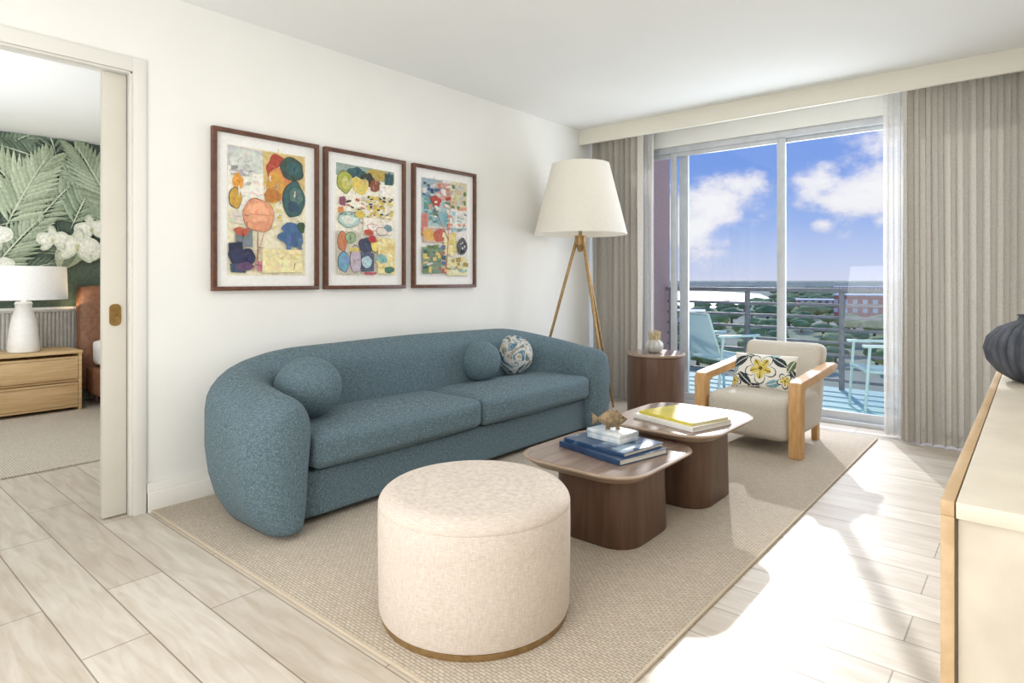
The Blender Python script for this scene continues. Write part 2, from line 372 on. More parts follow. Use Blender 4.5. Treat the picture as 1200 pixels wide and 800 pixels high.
# ------------------------------------------------------------ sofa
def sofa():
    ox,oy=.5,2.84
    root=empty('sofa',(ox,oy,RZ),'blue-grey tweed sofa with curved wraparound back','sofa')
    path=[]; yl,yr,xb,xf=1.485,4.13,.235,.77
    R1,R2=.30,.42
    def add(x,y): path.append(Vector((x,y)))
    k=8
    for i in range(k): add(xf-(xf-(xb+R1))*i/k,yl)
    for i in range(15):
        a=math.pi/2*i/14
        add(xb+R1-R1*math.sin(a),yl+R1-R1*math.cos(a))
    for i in range(1,20): add(xb,yl+R1+(yr-yl-R1-R2)*i/20)
    for i in range(15):
        a=math.pi/2*i/14
        add(xb+R2-R2*math.cos(a),yr-R2+R2*math.sin(a))
    for i in range(1,k+1): add(xb+R2+(xf-xb-R2)*i/k,yr)
    L=[0]
    for i in range(1,len(path)): L.append(L[-1]+(path[i]-path[i-1]).length)
    T=L[-1]
    def H(s):
        d=min(s,T-s); t=min(1,max(0,(d+.13)/1.0)); t=t*t*(3-2*t)
        mid=1-abs(s-T/2)/(T/2)
        return .640+.145*t+.025*mid
    def sec(h,kk):
        zb=.02; zc=h-.15; o=1+.20*kk
        p=[(-.085,zb),(0,zb),(.07,zb),(.092,zb+.03),(.120*o,zb+.11),(.145*o,zb+.22),(.158*o,zb+.34),(.160*o,zc-.03)]
        for i in range(1,14):
            a=math.pi*i/14
            w=.157*o if math.cos(a)>0 else .150
            p.append((w*math.cos(a),zc+.15*math.sin(a)))
        p+=[(-.150,zc-.02),(-.145,zb+.36),(-.135,zb+.24),(-.122,zb+.11),(-.1,zb+.03)]
        return p
    stations=[]
    E=.165
    def tan(i):
        a=path[max(0,i-1)]; b=path[min(len(path)-1,i+1)]; return (b-a).normalized()
    m=9
    for i in range(m):
        f=i/m; a=math.pi/2*(1-f)
        stations.append((path[0]-tan(0)*E*math.sin(a),tan(0),max(.02,math.cos(a)**.8),0,1-math.cos(a)))
    for i,p in enumerate(path): stations.append((p,tan(i),1,L[i],0))
    for i in range(m-1,-1,-1):
        f=i/m; a=math.pi/2*(1-f)
        stations.append((path[-1]+tan(len(path)-1)*E*math.sin(a),tan(len(path)-1),max(.02,math.cos(a)**.8),T,1-math.cos(a)))
    bm=bmesh.new(); rings=[]
    for (p,t,sc,s,dr) in stations:
        out=Vector((-t.y,t.x))
        if out.dot(p-Vector((.9,2.84)))<0: out=-out
        hh=H(s)-.075*dr
        kk=max(0,1-s/1.1,.5*(1-(T-s)/.9))
        ring=[]
        for (o,z) in sec(hh,kk):
            zz=z
            if dr>0 and z<.1: zz=z+.02*dr
            q=p+out*o*sc
            nn=.004*noise.noise(Vector((q.x*5,q.y*5,zz*5)))
            ring.append(bm.verts.new((q.x-ox+nn,q.y-oy+nn,zz)))
        rings.append(ring)
    n=len(rings[0])
    for a,b in zip(rings[:-1],rings[1:]):
        for i in range(n):
            j=(i+1)%n; bm.faces.new((a[i],a[j],b[j],b[i]))
    bm.faces.new(rings[0]); bm.faces.new(rings[-1])
    obj(finish(bm,'sofa_shell',SOFA,angle=85),'backrest',parent=root,label='curved back flowing into rounded arms')
    obj(puffy('base',.24-ox,.825-ox,1.58-oy,4.05-oy,.03,.260,SOFA,e=1.6,puff=(0,0,0),wr=0),'seat_base',parent=root)
    mid=2.80
    obj(puffy('c1',.30-ox,.888-ox,1.625-oy,mid-.004-oy,.268,.445,SOFA,e=5.5,puff=(.012,.0,.02),n=20),'seat_cushion',parent=root)
    obj(puffy('c2',.30-ox,.888-ox,mid+.004-oy,4.0-oy,.268,.445,SOFA,e=5.5,puff=(.012,.0,.02),n=20),'seat_cushion',parent=root)
    return root
sofa()

def ball(name,c,r,sq,mat,label,rot=(0,0,0)):
    bm=bmesh.new(); bmesh.ops.create_uvsphere(bm,u_segments=40,v_segments=24,radius=1)
    for v in bm.verts:
        d=1+.018*noise.noise(v.co*2.2)
        v.co=Vector((v.co.x*r*d,v.co.y*r*d,v.co.z*r*sq*d))
    me=finish(bm,name,mat,angle=180)
    return obj(me,name,loc=c,rot=rot,label=label,cat='cushion')
def speck():
    m=bpy.data.materials.new('marbled_print'); m.use_nodes=True
    nt=m.node_tree;N=nt.nodes;L=nt.links;b=N['Principled BSDF']; b.inputs['Roughness'].default_value=.9
    tc=N.new('ShaderNodeTexCoord'); nz=N.new('ShaderNodeTexNoise'); nz.inputs['Scale'].default_value=9; nz.inputs['Detail'].default_value=6; nz.inputs['Distortion'].default_value=2.0
    L.new(tc.outputs['Object'],nz.inputs['Vector'])
    rp=N.new('ShaderNodeValToRGB'); cr=rp.color_ramp; cr.elements[0].position=.34; cr.elements[0].color=srgb(56,88,110)
    cr.elements[1].position=.64; cr.elements[1].color=srgb(96,120,132)
    for p,c in ((.42,(88,128,148)),(.47,(188,194,194)),(.52,(216,212,204)),(.57,(176,164,144))):
        e=cr.elements.new(p); e.color=srgb(*c)
    L.new(nz.outputs['Fac'],rp.inputs[0]); L.new(rp.outputs[0],b.inputs['Base Color']); return m
ball('round_cushion',(.55,1.79,.455+.160+RZ),.173,.93,SOFA,'large round blue-grey cushion on the sofa seat')
ball('round_cushion',(.42,3.26,.455+.140+RZ),.146,1,SOFA,'small round blue-grey cushion beside a marbled one')
ball('round_cushion',(.40,3.65,.455+.145+RZ),.152,1,speck(),'round cushion with white and blue marbled print')

# ------------------------------------------------------------ ottoman
o=empty('ottoman',(1.935,1.622,RZ),'round cream tweed ottoman on a brass plinth ring','ottoman')
prof=[(.325,.024),(.338,.026),(.343,.04),(.345,.2),(.346,.32),(.3455,.388),(.3438,.391),(.3455,.394)]
for i in range(1,13):
    a=math.pi/2*i/12
    prof.append((.3455-.065*(1-math.cos(a)),.394+.050*math.sin(a)))
prof+=[(.22,.449),(.1,.452),(.01,.453)]
obj(lathe('seat',prof,OTT,96),'seat',parent=o)
obj(lathe('plinth',[(.318,0),(.332,0),(.334,.004),(.334,.021),(.33,.024),(.318,.024)],BRASS,96),'base',parent=o,label='brass plinth ring')

# ------------------------------------------------------------ coffee tables
def coffee(cx,cy,hx,hy,ht,bx,by,bcx,bcy,label):
    r=empty('coffee_table',(cx,cy,RZ),label,'coffee table')
    R=.17; t=.042
    lv=[(hx-.045,hy-.045,R-.03,ht-t),(hx-.012,hy-.012,R-.005,ht-.016),(hx,hy,R,ht-.008),(hx,hy,R,ht-.003),(hx-.004,hy-.004,R-.003,ht)]
    top=obj(loft('top',lv,WALEDGE,12),'table_top',parent=r,label='rounded walnut top with a pale bevelled rim')
    obj(loft('inlay',[(hx-.016,hy-.016,R-.012,ht-.001),(hx-.016,hy-.016,R-.012,ht+.0008)],WALTOP,12),'inlay',parent=top)
    lv=[(bx-.004,by-.004,.125,0),(bx,by,.13,.006),(bx-.006,by-.006,.13,ht-t-.001)]
    obj(loft('base',lv,WALNUT,14,bcx-cx,bcy-cy),'base',parent=r,label='solid walnut rounded block base')
T1=.372; T2=.425
coffee(1.935,2.54,.32,.36,T1,.22,.23,1.935,2.57,'low walnut coffee table with rounded corners holding blue books')
coffee(1.995,3.20,.315,.37,T2,.21,.23,1.99,3.24,'taller walnut coffee table with rounded corners holding yellow book')

# ------------------------------------------------------------ books
def book(cx,cy,z,w,d,h,rz,cmat,label,group=None):
    r=empty('book',(cx,cy,z),label,'book',rot=(0,0,rz),group=group)
    c=.0028
    obj(boxes('cover',[(-w/2,w/2,-d/2,d/2,0,c),(-w/2,w/2,-d/2,d/2,h-c,h),(-w/2,w/2,-d/2,-d/2+c,c,h-c)],cmat,.0008),'cover',parent=r)
    obj(box('pages',-w/2+.005,w/2-.005,-d/2+c,d/2-.006,c,h-c,PAGES,0),'pages',parent=r)
    return r
BLUE=M('book_blue',(30,50,84),(44,72,108),rough=.35,scale=14)
BLUE2=M('book_glossy_blue',(38,68,104),(140,162,180),rough=.3,scale=11,lo=.52,hi=.64)
YEL=M('book_yellow',(208,192,72),(220,204,94),rough=.4,scale=6)
WHT=M('book_white',(232,230,224),(240,238,234),rough=.5,scale=6)
z=RZ+T1+.0015
book(1.95,2.55,z,.40,.32,.026,math.radians(-13),BLUE,'large blue hardcover book at the bottom of the stack','books on the low coffee table')
book(1.945,2.565,z+.0265,.37,.29,.018,math.radians(-9),BLUE2,'glossy blue and white hardcover book atop another','books on the low coffee table')
MARB=M('marble',(160,182,198),(232,232,230),rough=.3,scale=12,detail=8)
zb=z+.045
bx_=empty('marble_box',(1.93,2.585,zb),'small pale grey marble block under a fish figurine','box',rot=(0,0,math.radians(-8)))
obj(box('b',-.10,.10,-.07,.07,0,.026,MARB,.003),'box_body',parent=bx_)
obj(box('l',-.102,.102,-.072,.072,.0265,.044,MARB,.003),'lid',parent=bx_)
FISHM=M('fish_bronze',(112,94,70),(164,142,110),rough=.6,metal=.2,scale=40,bump=.6,bdist=.003)
def fish():
    r=empty('fish_figurine',(1.93,2.585,zb+.0445),'textured bronze fish figurine standing on its fins','figurine',rot=(0,0,math.radians(38)))
    r.scale=(.95,.95,.95)
    bm=bmesh.new(); bmesh.ops.create_uvsphere(bm,u_segments=24,v_segments=16,radius=1)
    for v in bm.verts:
        x,y,zz=v.co.z,v.co.y,v.co.x
        t=(x+1)/2
        taper=.35+.65*math.sin(math.pi*min(1,max(0,t*.85+.12)))
        v.co=Vector((x*.075,y*.02*taper*1.2,zz*.038*taper*1.15))+Vector((0,0,.052))
    obj(finish(bm,'body',FISHM,angle=180),'body',parent=r)
    def fin(name,pts,th=.004):
        bm=bmesh.new()
        a=[bm.verts.new((x,-th/2,zz)) for x,zz in pts]; b=[bm.verts.new((x,th/2,zz)) for x,zz in pts]
        k=len(pts); bm.faces.new(a); bm.faces.new(b)
        for i in range(k): bm.faces.new((a[i],a[(i+1)%k],b[(i+1)%k],b[i]))
        obj(finish(bm,name,FISHM,smooth=False),name,parent=r)
    fin('dorsal_fin',[(-.04,.078),(-.025,.10),(-.01,.092),(.0,.104),(.012,.092),(.025,.098),(.035,.085),(.045,.074),(.03,.07),(-.03,.07)])
    fin('tail_fin',[(-.062,.05),(-.085,.07),(-.108,.088),(-.10,.055),(-.106,.022),(-.082,.038),(-.062,.046)])
    fin('pelvic_fin',[(-.03,.03),(-.036,.0),(-.012,.0),(-.008,.02)])
    fin('pelvic_fin',[(.018,.025),(.016,.0),(.04,.0),(.034,.024)])
    for sy in (-1,1):
        bm=bmesh.new(); bmesh.ops.create_uvsphere(bm,u_segments=10,v_segments=8,radius=.005,matrix=Matrix.Translation((.052,sy*.013,.062)))
        obj(finish(bm,'eye',M('fish_eye',(50,40,30),rough=.3)),'eye',parent=r,label='dark round eye')
fish()
z=RZ+T2+.0015
book(2.04,3.12,z,.40,.32,.024,math.radians(-15),WHT,'large white hardcover book under a yellow one','books on the tall coffee table')
b=book(2.045,3.125,z+.0245,.37,.29,.015,math.radians(-17),YEL,'yellow hardcover book with a pale panel on its cover','books on the tall coffee table')
obj(box('p',.02,.13,-.08,.09,.0151,.0156,M('cover_panel',(206,206,176),(222,220,196),rough=.4,scale=20),0),'cover_panel',parent=b,label='pale printed cover panel')

# ------------------------------------------------------------ side table + plant
SX,SY=.985,4.86
o=empty('side_table',(SX,SY,RZ),'walnut drum side table beside the drape','side table')
obj(lathe('drum',[(.235,0),(.24,.01),(.24,.53),(.236,.532)],WALNUT,64),'base',parent=o)
top=obj(lathe('top',[(.238,.534),(.247,.536),(.25,.545),(.25,.553),(.245,.556)],WALEDGE,64),'table_top',parent=o)
obj(lathe('in',[(.235,.555),(.235,.5568)],WALTOP,64),'inlay',parent=top)
o=empty('potted_plant',(SX+.0,SY-.02,RZ+.557),'small dried flower in a ribbed silver pot','plant')
POTM=M('pot_pewter',(180,178,172),(208,206,200),rough=.45,metal=.2,scale=30)
obj(lathe('pot',[(.04,0),(.062,.012),(.074,.04),(.076,.065),(.066,.09),(.05,.104),(.046,.108),(.04,.104),(.036,.09)],POTM,96,rib=10,ribamp=.14),'pot',parent=o)
bm=bmesh.new()
for i in range(20):
    a=i*2.4; r=.006+.03*math.sqrt(i/20)
    p=Vector((r*math.cos(a),r*math.sin(a),.12)); q=p+Vector((r*.7*math.cos(a),r*.7*math.sin(a),.085-r*.8))
    tube(bm,p-Vector((0,0,.03)),q,.013,.003,seg=6)
obj(finish(bm,'fl',M('dried_petals',(176,156,118),(214,200,166),rough=.9,scale=60)),'flower',parent=o)

# ------------------------------------------------------------ floor lamp
LX,LY=.45,4.50
o=empty('floor_lamp',(LX,LY,0),'tripod floor lamp with brass legs and cream drum shade','floor lamp')
feet=[(.06-LX,4.27-LY,RZ),(.50-LX,4.97-LY,RZ),(.74-LX,4.50-LY,RZ)]
for i,f in enumerate(feet):
    bm=bmesh.new(); hv=Vector((f[0],f[1],0)).normalized()*.028
    tube(bm,(f[0],f[1],f[2]),(hv.x,hv.y,1.56),.010,.015,14)
    obj(finish(bm,'leg',BRASS),'leg',parent=o)
bm=bmesh.new(); tube(bm,(0,0,1.50),(0,0,1.58),.05,.05,24); tube(bm,(0,0,1.58),(0,0,1.72),.016,.016,16); tube(bm,(0,0,1.44),(0,0,1.50),.02,.04,24)
obj(finish(bm,'hub',BRASS),'hub',parent=o)
bm=bmesh.new(); seg=64
r0,r1,z0,z1=.405,.25,1.59,2.205
rings=[]
for (r,zz) in ((r0,z0),(r1,z1),(r1-.004,z1),(r0-.004,z0)):
    rings.append([bm.verts.new((r*math.cos(2*math.pi*i/seg),r*math.sin(2*math.pi*i/seg),zz)) for i in range(seg)])
for k in range(4):
    a,b_=rings[k],rings[(k+1)%4]
    for i in range(seg): bm.faces.new((a[i],a[(i+1)%seg],b_[(i+1)%seg],b_[i]))
sh=obj(finish(bm,'shade',SHADE,angle=60),'lamp_shade',parent=o,label='tapered cream linen shade')
bm=bmesh.new()
for a in (0,2.09,4.19): tube(bm,(0,0,1.72),(r0*.9*math.cos(a),r0*.9*math.sin(a),1.70),.003,seg=6)
tube(bm,(0,0,1.70),(0,0,1.73),.02,.02,12)
obj(finish(bm,'spider',BRASS),'shade_support',parent=o)
bm=bmesh.new(); bmesh.ops.create_uvsphere(bm,u_segments=16,v_segments=12,radius=.035,matrix=Matrix.Translation((0,0,1.78)))
obj(finish(bm,'bulb',WHITEC),'bulb',parent=o)

# ------------------------------------------------------------ armchair
AX,AY=1.965,4.70
o=empty('armchair',(AX,AY,RZ),'low oak-framed armchair with oat upholstery by the window','armchair',rot=(0,0,math.radians(-3)))
for sx in (-1,1):
    bm=bmesh.new()
    # front plank leg + long flat arm that tapers back to the upholstered shell
    out=[(-.385,0),(-.310,0),(-.315,.40),(-.305,.448),(-.26,.466),(.26,.498),(.34,.508),(.40,.530),(.402,.560),(.36,.566),(-.34,.508),(-.372,.500),(-.39,.475)]
    w0,w1=(.292,.374) if sx>0 else (-.374,-.292)
    cyl_poly(bm,out,w0,w1)
    bmesh.ops.bevel(bm,geom=[e for e in bm.edges],offset=.005,segments=2,affect='EDGES')
    obj(finish(bm,'arm',OAK),'arm',parent=o,label='oak arm running down into a plank front leg')
    bm=bmesh.new(); bbox(bm,sx*.26-.022,sx*.26+.022,.24,.30,0,.12,.004)
    obj(finish(bm,'leg',OAK),'leg',parent=o,label='short oak rear leg')
obj(puffy('seat',-.290,.290,-.38,.33,.09,.375,CHAIRF,e=4,puff=(0,.015,.02),n=16),'seat',parent=o)
def backfn(p,u,w,t):
    p.y+=.025*(1-u*u)*(.6+.4*t)+.02*max(0,t)**2
    return p
me=puffy('back',-.290,.290,-.085,.085,0,.60,CHAIRF,e=6.5,puff=(0,.006,.0),n=18,fn=backfn)
obj(me,'backrest',parent=o,loc=(0,.255,.115),rot=(math.radians(-13),0,0))
def floral():
    W,Hh=.46,.27; nx,ny=120,70
    pal=[M('pillow_cream',(236,232,222),rough=.95,scale=80),M('pillow_yellow',(206,186,80),(228,210,120),rough=.95,scale=60),
         M('pillow_navy',(34,44,54),(54,70,76),rough=.95,scale=60),M('pillow_green',(84,106,76),(112,132,94),rough=.95,scale=60),
         M('pillow_aqua',(104,148,160),(144,184,190),rough=.95,scale=60),M('pillow_brown',(110,74,40),rough=.95,scale=60)]
    flowers=[(-.01,.015,.11,5),(.17,-.06,.05,5),(-.2,-.09,.05,5)]
    leaves=[(-.17,.06,.12,.034,.6,2),(.12,.07,.11,.03,-.5,2),(.2,.05,.09,.025,1.2,3),(-.12,-.07,.12,.03,-.7,2),(.09,-.09,.1,.028,.3,4),(-.2,.0,.08,.02,1.3,4),(.07,.115,.07,.02,.1,4),(-.05,-.12,.09,.02,.1,2),(.215,-.0,.06,.02,-1,2),(-.1,.11,.07,.02,-.2,3)]
    def colr(x,y):
        for cx,cy,r,k in flowers:
            dx,dy=x-cx,y-cy; d=math.hypot(dx,dy); a=math.atan2(dy,dx)+.3
            c=abs(math.cos(k*a/2)); pr=r*(.35+.65*c**.7)
            if d<r*.13: return 5
            if d<pr:
                if c>.985 and d<r*.7: return 5
                return 1 if d<pr*.72 else 0
            if d<pr+.009: return 2
        for cx,cy,l,w,an,ci in leaves:
            dx,dy=x-cx,y-cy; u=dx*math.cos(an)+dy*math.sin(an); v=-dx*math.sin(an)+dy*math.cos(an)
            if abs(u)<l/1.6 and abs(v)<w*(1-(u/(l/1.6))**2): return ci if abs(v)>.0025 else 0
        return 0
    bm=bmesh.new(); V={}
    for s in (1,-1):
        for i in range(nx+1):
            for j in range(ny+1):
                u=-1+2*i/nx; v=-1+2*j/ny
                bulge=.055*((1-u**4)*(1-v**4))**.6
                x=W/2*u*(1-.04*(1-v*v)*abs(u)**3); y=Hh/2*v*(1-.05*(1-u*u)*abs(v)**3)
                if s==-1 and (i in (0,nx) or j in (0,ny)): V[(s,i,j)]=V[(1,i,j)]
                else: V[(s,i,j)]=bm.verts.new((x,-s*bulge,y))
        for i in range(nx):
            for j in range(ny):
                f=bm.faces.new((V[(s,i,j)],V[(s,i+1,j)],V[(s,i+1,j+1)],V[(s,i,j+1)]))
                f.material_index=colr(-W/2+W*(i+.5)/nx,-Hh/2+Hh*(j+.5)/ny) if s==1 else 0
    return finish(bm,'pillow',pal,angle=180)
obj(floral(),'throw_pillow',loc=(1.965,4.66,RZ+.385+.120),rot=(math.radians(-20),0,math.radians(-2)),label='cream lumbar pillow printed with yellow flowers and leaves',cat='pillow')

# ------------------------------------------------------------ sideboard + vase
o=empty('sideboard',(3.61,2.11,0),'cream sideboard with oak edge trim against the wall','sideboard')
x0,x1,y0,y1=-.235,.245,-.92,.92
obj(box('body',x0+.022,x1,y0+.012,y1-.012,.07,.822,CAB,.001),'body',parent=o)
obj(box('top',x0+.020,x1,y0,y1,.8235,.85,CABTOP,.002),'worktop',parent=o,label='pale cream stone-look top')
obj(boxes('edge',[(x0,x0+.018,y0,y0+.022,.0605,.8255),(x0,x0+.018,y1-.022,y1,.0605,.8255),(x0,x0+.018,y0,y1,.826,.85),(x0,x0+.018,y0,y1,.03,.06)],OAKV,.001),'edge_trim',parent=o,label='light oak edge frame')
obj(boxes('plinth',[(x0+.04,x1,y0+.04,y1-.04,0,.07)],OAKV,.002),'base',parent=o)
for k in range(4):
    a=y0+.024+k*.448; b_=a+.444
    d=obj(box('door',x0+.006,x0+.021,a,b_,.063,.821,CAB,.002),'door',parent=o)
    bm=bmesh.new(); hy=b_-.03 if k%2==0 else a+.03
    tube(bm,(x0-.014,hy,.40),(x0-.014,hy,.54),.005); tube(bm,(x0-.014,hy,.42),(x0+.006,hy,.42),.004); tube(bm,(x0-.014,hy,.52),(x0+.006,hy,.52),.004)
    obj(finish(bm,'h',BRASS),'handle',parent=d)
VASEM=M('vase_slate',(58,62,71),(82,86,95),rough=.6,scale=20,bump=.3)
pr=[(.05,0),(.065,.004),(.105,.03),(.135,.07),(.145,.11),(.135,.15),(.105,.183),(.07,.2),(.05,.208),(.046,.222),(.052,.228),(.044,.228),(.038,.21)]
obj(lathe('vase',pr,VASEM,320,rib=26,ribamp=.13,angle=70),'vase',loc=(3.49,2.74,.851),label='round ribbed slate-blue vase on the sideboard',cat='vase')

# ------------------------------------------------------------ flat painted artwork helper
class Flat:
    def __init__(s,desat=0.0): s.bm=bmesh.new(); s.mats=[]; s.x=0; s.step=.00012; s.ds=desat
    def mi(s,c):
        if s.ds:
            g=sum(c)/3; c=tuple(int((x*(1-s.ds)+g*s.ds)//4*4) for x in c)
        m=M('paint_%d_%d_%d'%tuple(c),c,tuple(min(255,int(k*1.08)+8) for k in c),rough=.85,scale=40,detail=6)
        if m not in s.mats: s.mats.append(m)
        return s.mats.index(m)
    def poly(s,pts,c):
        s.x+=s.step
        vs=[s.bm.verts.new((s.x,y,z)) for y,z in pts]
        f=s.bm.faces.new(vs)
        f.normal_update()
        if f.normal.x<0: f.normal_flip()
        f.material_index=s.mi(c)
    def ell(s,cy,cz,ry,rz,c,rot=0,wob=0,n=28,seed=0):
        p=[]
        for i in range(n):
            a=2*math.pi*i/n; k=1+wob*noise.noise(Vector((math.cos(a)*1.3+seed,math.sin(a)*1.3,seed*.7)))
            y,z=ry*k*math.cos(a),rz*k*math.sin(a)
            p.append((cy+y*math.cos(rot)-z*math.sin(rot),cz+y*math.sin(rot)+z*math.cos(rot)))
        s.poly(p,c)
    def rect(s,cy,cz,w,h,c,rot=0,j=.0):
        p=[]
        for a,b in ((-1,-1),(1,-1),(1,1),(-1,1)):
            y=a*w/2+random.uniform(-j,j); z=b*h/2+random.uniform(-j,j)
            p.append((cy+y*math.cos(rot)-z*math.sin(rot),cz+y*math.sin(rot)+z*math.cos(rot)))
        s.poly(p,c)
    def stroke(s,y,z,ang,ln,w,c,bend=0,n=6):
        a=[];b=[]
        for i in range(n+1):
            t=i/n-.5; an=ang+bend*t
            cy=y+ln*t*math.cos(an); cz=z+ln*t*math.sin(an); ww=w*(.5+.5*random.random())
            a.append((cy-ww*math.sin(ang),cz+ww*math.cos(ang))); b.append((cy+ww*math.sin(ang),cz-ww*math.cos(ang)))
        s.poly(a+b[::-1],c)
    def mesh(s,name):
        me=bpy.data.meshes.new(name); s.bm.to_mesh(me); s.bm.free()
        for m in s.mats: me.materials.append(m)
        return me

# ------------------------------------------------------------ framed art
def picture(yc,shapes,label,seed):
    W,Hh=.662,.915; zc=1.592
    r=empty('framed_picture',(0.001,yc,zc),label,'picture',group='framed abstract prints on the long wall')
    fw=.024; d=.034
    bm=bmesh.new()
    for (a0,a1,b0,b1) in ((-W/2,W/2,Hh/2-fw,Hh/2),(-W/2,W/2,-Hh/2,-Hh/2+fw),(-W/2,-W/2+fw,-Hh/2+fw,Hh/2-fw),(W/2-fw,W/2,-Hh/2+fw,Hh/2-fw)):
        bbox(bm,0,d,a0,a1,b0,b1,.002)
    obj(finish(bm,'frame',FRAMEW),'frame',parent=r,label='dark walnut frame')
    obj(box('mat',.004,.012,-W/2+fw,W/2-fw,-Hh/2+fw,Hh/2-fw,PAPER,0),'mat_board',parent=r,label='white mat board')
    F=Flat(.16); F.step=.00006; pw,ph=W-2*fw-.125,Hh-2*fw-.125
    random.seed(seed)
    def Y(u): return (u-.5)*pw
    def Z(v): return (.5-v)*ph
    F.rect(0,0,pw,ph,shapes[0])
    def brush(n,cols,lmin=.02,lmax=.07,w=.0025,bend=.3):
        for i in range(n):
            u=random.uniform(.12,.88); v=random.uniform(.08,.92)
            F.stroke(Y(u),Z(v),random.choice((0,1.57))+random.uniform(-.15,.15),random.uniform(lmin,lmax),w*random.uniform(.5,2),random.choice(cols),random.uniform(-bend,bend))
    neutral=[(196,194,184),(214,208,190),(166,168,166),(226,220,202),(210,198,160)]
    L_=len(shapes[1])
    for si,s in enumerate(shapes[1]):
        if si in (L_//4,L_//2): brush(16,neutral,.02,.06,.003)
        k=s[0]
        if k=='e': 
            _,u,v,ru,rv,c=s[:6]
            ru*=1.15; rv*=1.15
            cu=min(max(u,ru*1.1+.005),.995-ru*1.1); cv=min(max(v,rv*1.1+.005),.995-rv*1.1)
            F.ell(Y(cu),Z(cv),ru*pw*.96,rv*ph*.96,c,0,wob=.34,seed=u*7+v*3)
            for q in range(4):
                a=random.uniform(0,6.28); rr=random.uniform(0,.5)
                F.stroke(Y(cu)+ru*pw*rr*math.cos(a),Z(cv)+rv*ph*rr*math.sin(a),random.uniform(0,3),min(ru*pw,rv*ph)*.8,.004,tuple(int(min(255,max(20,x+random.choice((-24,-14,16,24))))//8*8) for x in c),random.uniform(-.4,.4))
        elif k=='r':
            _,u0,v0,u1,v1,c=s[:6]
            F.rect(Y((u0+u1)/2),Z((v0+v1)/2),(u1-u0)*pw-.010,(v1-v0)*ph-.010,c,0,.005)
            for q in range(int(4+24*(u1-u0)*(v1-v0))):
                F.stroke(Y(u0+(u1-u0)*random.uniform(.15,.85)),Z(v0+(v1-v0)*random.uniform(.15,.85)),random.choice((0,1.57))+random.uniform(-.2,.2),min((u1-u0)*pw,(v1-v0)*ph)*.5,.005,tuple(int(min(255,max(20,x+random.choice((-20,-12,12,18))))//8*8) for x in c),random.uniform(-.3,.3))
        elif k=='o':
            _,u,v,ru,rv,c,ci=s
            cu=min(max(u,ru*1.1+.005),.995-ru*1.1)
            F.ell(Y(cu),Z(v),ru*pw,rv*ph,c,0,.2,seed=u*5); F.ell(Y(cu)+.0008,Z(v),ru*pw-.0035,rv*ph-.0035,ci,0,.2,seed=u*5+.05)
            for q in range(6):
                a=random.uniform(0,6.28); rr=random.uniform(0,.55)
                F.stroke(Y(cu)+ru*pw*rr*math.cos(a),Z(v)+rv*ph*rr*math.sin(a),random.uniform(0,3),min(ru*pw,rv*ph)*.8,.004,tuple(int(min(255,max(20,x+random.choice((-24,-14,16,24))))//8*8) for x in ci),random.uniform(-.4,.4))
        elif k=='g':
            _,u0,v0,u1,v1,nu,nv,cs,fill=s
            for i in range(nu):
                for j in range(nv):
                    if random.random()<fill*.55:
                        sc=random.uniform(.7,1.9); s2=random.uniform(.5,1.6)
                        cu=min(max(u0+(u1-u0)*(i+.5+random.uniform(-.3,.3))/nu,.07),.93); cv=min(max(v0+(v1-v0)*(j+.5+random.uniform(-.3,.3))/nv,.06),.94)
                        F.rect(Y(cu),Z(cv),(u1-u0)/nu*pw*.7*sc,(v1-v0)/nv*ph*.65*s2,random.choice(cs),random.uniform(-.3,.3),.004)
        elif k=='l':
            _,u0,v0,u1,v1,w,c=s
            a=Vector((Y(u0),Z(v0))); b=Vector((Y(u1),Z(v1))); dd=b-a
            F.rect((a.x+b.x)/2,(a.y+b.y)/2,dd.length,w,c,math.atan2(dd.y,dd.x))
    brush(26,[(46,48,56),(60,72,84),(90,70,60)],.012,.05,.0012,1.0)
    obj(F.mesh('print'),'print',parent=r,loc=(.0125,0,0),label='abstract painted print')
CR=(226,216,184); WH=(230,226,214); GR=(188,188,184); BK=(48,46,50); TE=(58,94,94); OR=(216,136,76); CO=(226,146,110); RD=(178,70,52)
YE=(220,192,80); BL=(66,100,150); NV=(42,48,74); PU=(100,72,106); AQ=(126,174,174); GN=(100,130,80); DB=(64,82,100)
